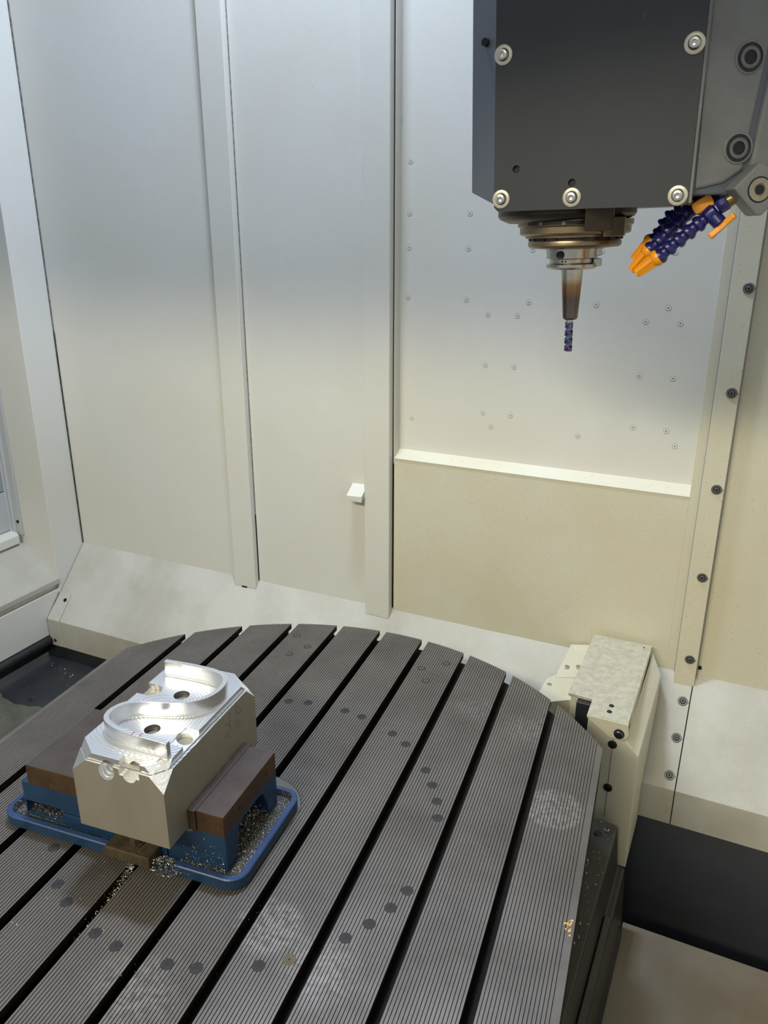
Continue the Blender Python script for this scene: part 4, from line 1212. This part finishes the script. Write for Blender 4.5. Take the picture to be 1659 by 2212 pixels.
hose('middle blue jointed coolant hose with a round orange tap knob', HB, 0, (0.15, -0.95, 0.10, 'knob'))
hose('rear blue jointed coolant hose, partly behind the other two', HC, 0, (-0.45, -0.5, 0.70, 'knob'))

# ================================================================== COVERED TOOL SETTER BESIDE THE TABLE
ts = thing('tool_setter', 'cream tool setter box with a stained lid standing at the back right of the table', 'tool setter', (0.44, 0.70, -0.42))
TO = Vector((0.44, 0.70, -0.42))


def tb(b, nm, m_, bev=0.0, fix=True): return shift(b, TO).build(nm, M[m_], ts, bev, fix)


# post: face with a cut-off upper right corner, extruded backwards
pf = [(0.4140, -0.0485), (0.4875, -0.0850), (0.5155, -0.1140), (0.5185, -0.3860), (0.4140, -0.4190)]
pf = [(0.4140, -0.0485), (0.4875, -0.0485), (0.4880, -0.0870), (0.5165, -0.1150), (0.5185, -0.3860), (0.4140, -0.3860)]
tb(MB().prism(pf, 0.5410, 0.698, 'y'), 'post', 'paint_low', 0.002)
# rear housing on the apron, with a ridge along its right shoulder
rh = MB().add([(0.3680, 0.592, -0.050), (0.4900, 0.592, -0.050), (0.4900, 0.862, -0.050), (0.3680, 0.862, -0.050),
               (0.3680, 0.592, -0.300), (0.4900, 0.592, -0.300), (0.4900, 0.872, -0.098), (0.3680, 0.872, -0.098)],
              [(0, 1, 2, 3), (7, 6, 5, 4), (0, 4, 5, 1), (1, 5, 6, 2), (2, 6, 7, 3), (3, 7, 4, 0)])
tb(rh, 'housing', 'paint_low', 0.0015)
sr = MB().add([(0.4885, 0.5415, -0.0860), (0.5165, 0.5415, -0.1140), (0.5195, 0.8150, -0.0840), (0.4930, 0.8600, -0.0560),
               (0.4885, 0.5415, -0.3860), (0.5185, 0.5415, -0.3860), (0.5195, 0.8150, -0.1620), (0.4930, 0.8600, -0.1150)],
              [(0, 1, 2, 3), (7, 6, 5, 4), (0, 4, 5, 1), (1, 5, 6, 2), (2, 6, 7, 3), (3, 7, 4, 0)])
tb(sr, 'side_cover', 'paint_low', 0.002)
# lid with a notch at the front left corner
lid = [(0.3605, 0.860), (0.3630, 0.590), (0.4120, 0.588), (0.4130, 0.531), (0.4915, 0.531), (0.4900, 0.859)]
tb(MB().prism(lid, -0.0490, -0.0410, 'z'), 'lid', 'lid', 0.0015)
fl_ = [(0.4130, -0.0430), (0.4915, -0.0430), (0.4940, -0.0660), (0.4890, -0.0775), (0.4840, -0.0805), (0.4575, -0.0805), (0.4130, -0.0480)]
tb(MB().prism(fl_, 0.5296, 0.5345, 'y'), 'flap', 'paint_low', 0.0008)
kn = Matrix.Translation(Vector((0.4765, 0.5296, -0.0660)) - TO) @ Matrix.Rotation(R(90), 4, 'X')
MB().lathe([(0.0095, 0.0), (0.0100, 0.003), (0.0088, 0.0045), (0.0078, 0.0045), (0.0078, 0.0075), (0.0066, 0.0085)], kn, 24).build('button', M['dark_steel'], ts)
btn = bpy.data.objects['button']
MB().lathe([(0.0082, 0.0078), (0.0078, 0.0084)], kn, 24, 0, False).build('button_ring', M['steel'], btn)
kb = MB().lathe([(0.0088, 0), (0.0088, 0.002), (0.0072, 0.0040), (0.0030, 0.0042), (0.0026, 0.0025)], I4, 20).mesh('bolt', M['hole'])
for x, z in ((0.4655, -0.1020), (0.4665, -0.2040)):
    link_mesh('bolt', kb, ts, Vector((x, 0.5410, z)) - TO, rot_back)
MB().box(Vector((0.4652, 0.5406, -0.276)) - TO, Vector((0.4661, 0.5412, -0.090)) - TO).build('joint', M['seal'], ts)
lbm = MB().lathe([(0.0050, 0), (0.0050, 0.001), (0.0035, 0.0022)], I4, 16).mesh('lid_screw', M['dark_steel'])
for x, y in ((0.451, 0.578), (0.451, 0.556)):
    link_mesh('lid_screw', lbm, ts, Vector((x, y, -0.0411)) - TO)
MB().cyl(Vector((0.474, 0.843, -0.0412)) - TO, Vector((0.474, 0.843, -0.0406)) - TO, 0.0022, n=10).build('lid_screw', M['dark_steel'], ts)
def top_plate(top, nm, dz=0.003):
    n = len(top)
    return tb(MB().add(top + [(x, y, z - dz) for x, y, z in top], [tuple(range(n)), tuple(range(n, 2 * n))[::-1]] + [(i, n + i, n + (i + 1) % n, (i + 1) % n) for i in range(n)]), nm, 'paint_low', 0.0004)


top_plate([(0.3080, 0.8680, -0.0860), (0.3720, 0.8680, -0.0720), (0.3720, 0.7560, -0.0960), (0.3050, 0.7300, -0.0985)], 'flange_plate')
top_plate([(0.2890, 0.7180, -0.1000), (0.3050, 0.7440, -0.1000), (0.3720, 0.7600, -0.1000), (0.3720, 0.6550, -0.1000), (0.3530, 0.6550, -0.1000), (0.3210, 0.6320, -0.1000), (0.2880, 0.6580, -0.1000)], 'flange_plate')
tb(MB().prism([(0.2920, 0.7160), (0.3700, 0.8600), (0.3700, 0.6570), (0.3530, 0.6570), (0.3225, 0.6350), (0.2910, 0.6590)], -0.36, -0.1028, 'z'), 'side_housing', 'paint_low')
fbm = MB().lathe([(0.0052, 0), (0.0052, 0.0012), (0.0042, 0.0016), (0.0020, 0.0016), (0.0018, 0.0004)], I4, 16).mesh('flange_screw', M['steel'])
for x, y, z in ((0.3215, 0.7720, -0.0905), (0.3450, 0.7800, -0.0885), (0.3010, 0.6960, -0.0999)):
    link_mesh('flange_screw', fbm, ts, Vector((x, y, z)) - TO)
# dark stub beside the post that the lid shelters
MB().box(Vector((0.3830, 0.575, -0.36)) - TO, Vector((0.4138, 0.5915, -0.0495)) - TO).build('sensor_block', M['black_head'], ts, 0.001)

# ================================================================== CLOTH IN THE LEFT TROUGH
b = MB(); NX, NY = 40, 30; vs4 = []
for j in range(NY + 1):
    for i in range(NX + 1):
        s, t = i / NX, j / NY
        x = -1.20 + 0.27 * s + 0.02 * math.sin(5 * t)
        y = 0.20 + 0.275 * t - 0.035 * s * t - 0.015 * math.sin(7 * s)
        z = 0.010 + 0.010 * math.sin(14 * s + 5 * t) * math.sin(6 * t + 2) + 0.008 * math.sin(31 * s - 11 * t) + 0.014 * math.sin(PI * t)
        z *= min(1, 6 * min(s, 1 - s, t, 1 - t) + 0.25)
        vs4.append((x + 1.05, y - 0.34, z + 0.006))
nv = len(vs4)
vs4 += [(x, y, z - 0.002) for x, y, z in vs4]
W_ = NX + 1
q4 = [(j * W_ + i, j * W_ + i + 1, (j + 1) * W_ + i + 1, (j + 1) * W_ + i) for j in range(NY) for i in range(NX)]
fs4 = q4 + [tuple(k + nv for k in reversed(f)) for f in q4]
rim = [i for i in range(W_)] + [j * W_ + NX for j in range(1, NY + 1)] + [NY * W_ + i for i in range(NX - 1, -1, -1)] + [j * W_ for j in range(NY - 1, 0, -1)]
fs4 += [(rim[(k + 1) % len(rim)], rim[k], rim[k] + nv, rim[(k + 1) % len(rim)] + nv) for k in range(len(rim))]
b.add(vs4, fs4, 0, True)
o = b.build('rag', M['cloth'], None)
o.location = (-1.05, 0.34, -0.420)
tag(o, 'crumpled olive cloth lying in the black trough at the left edge', 'rag')
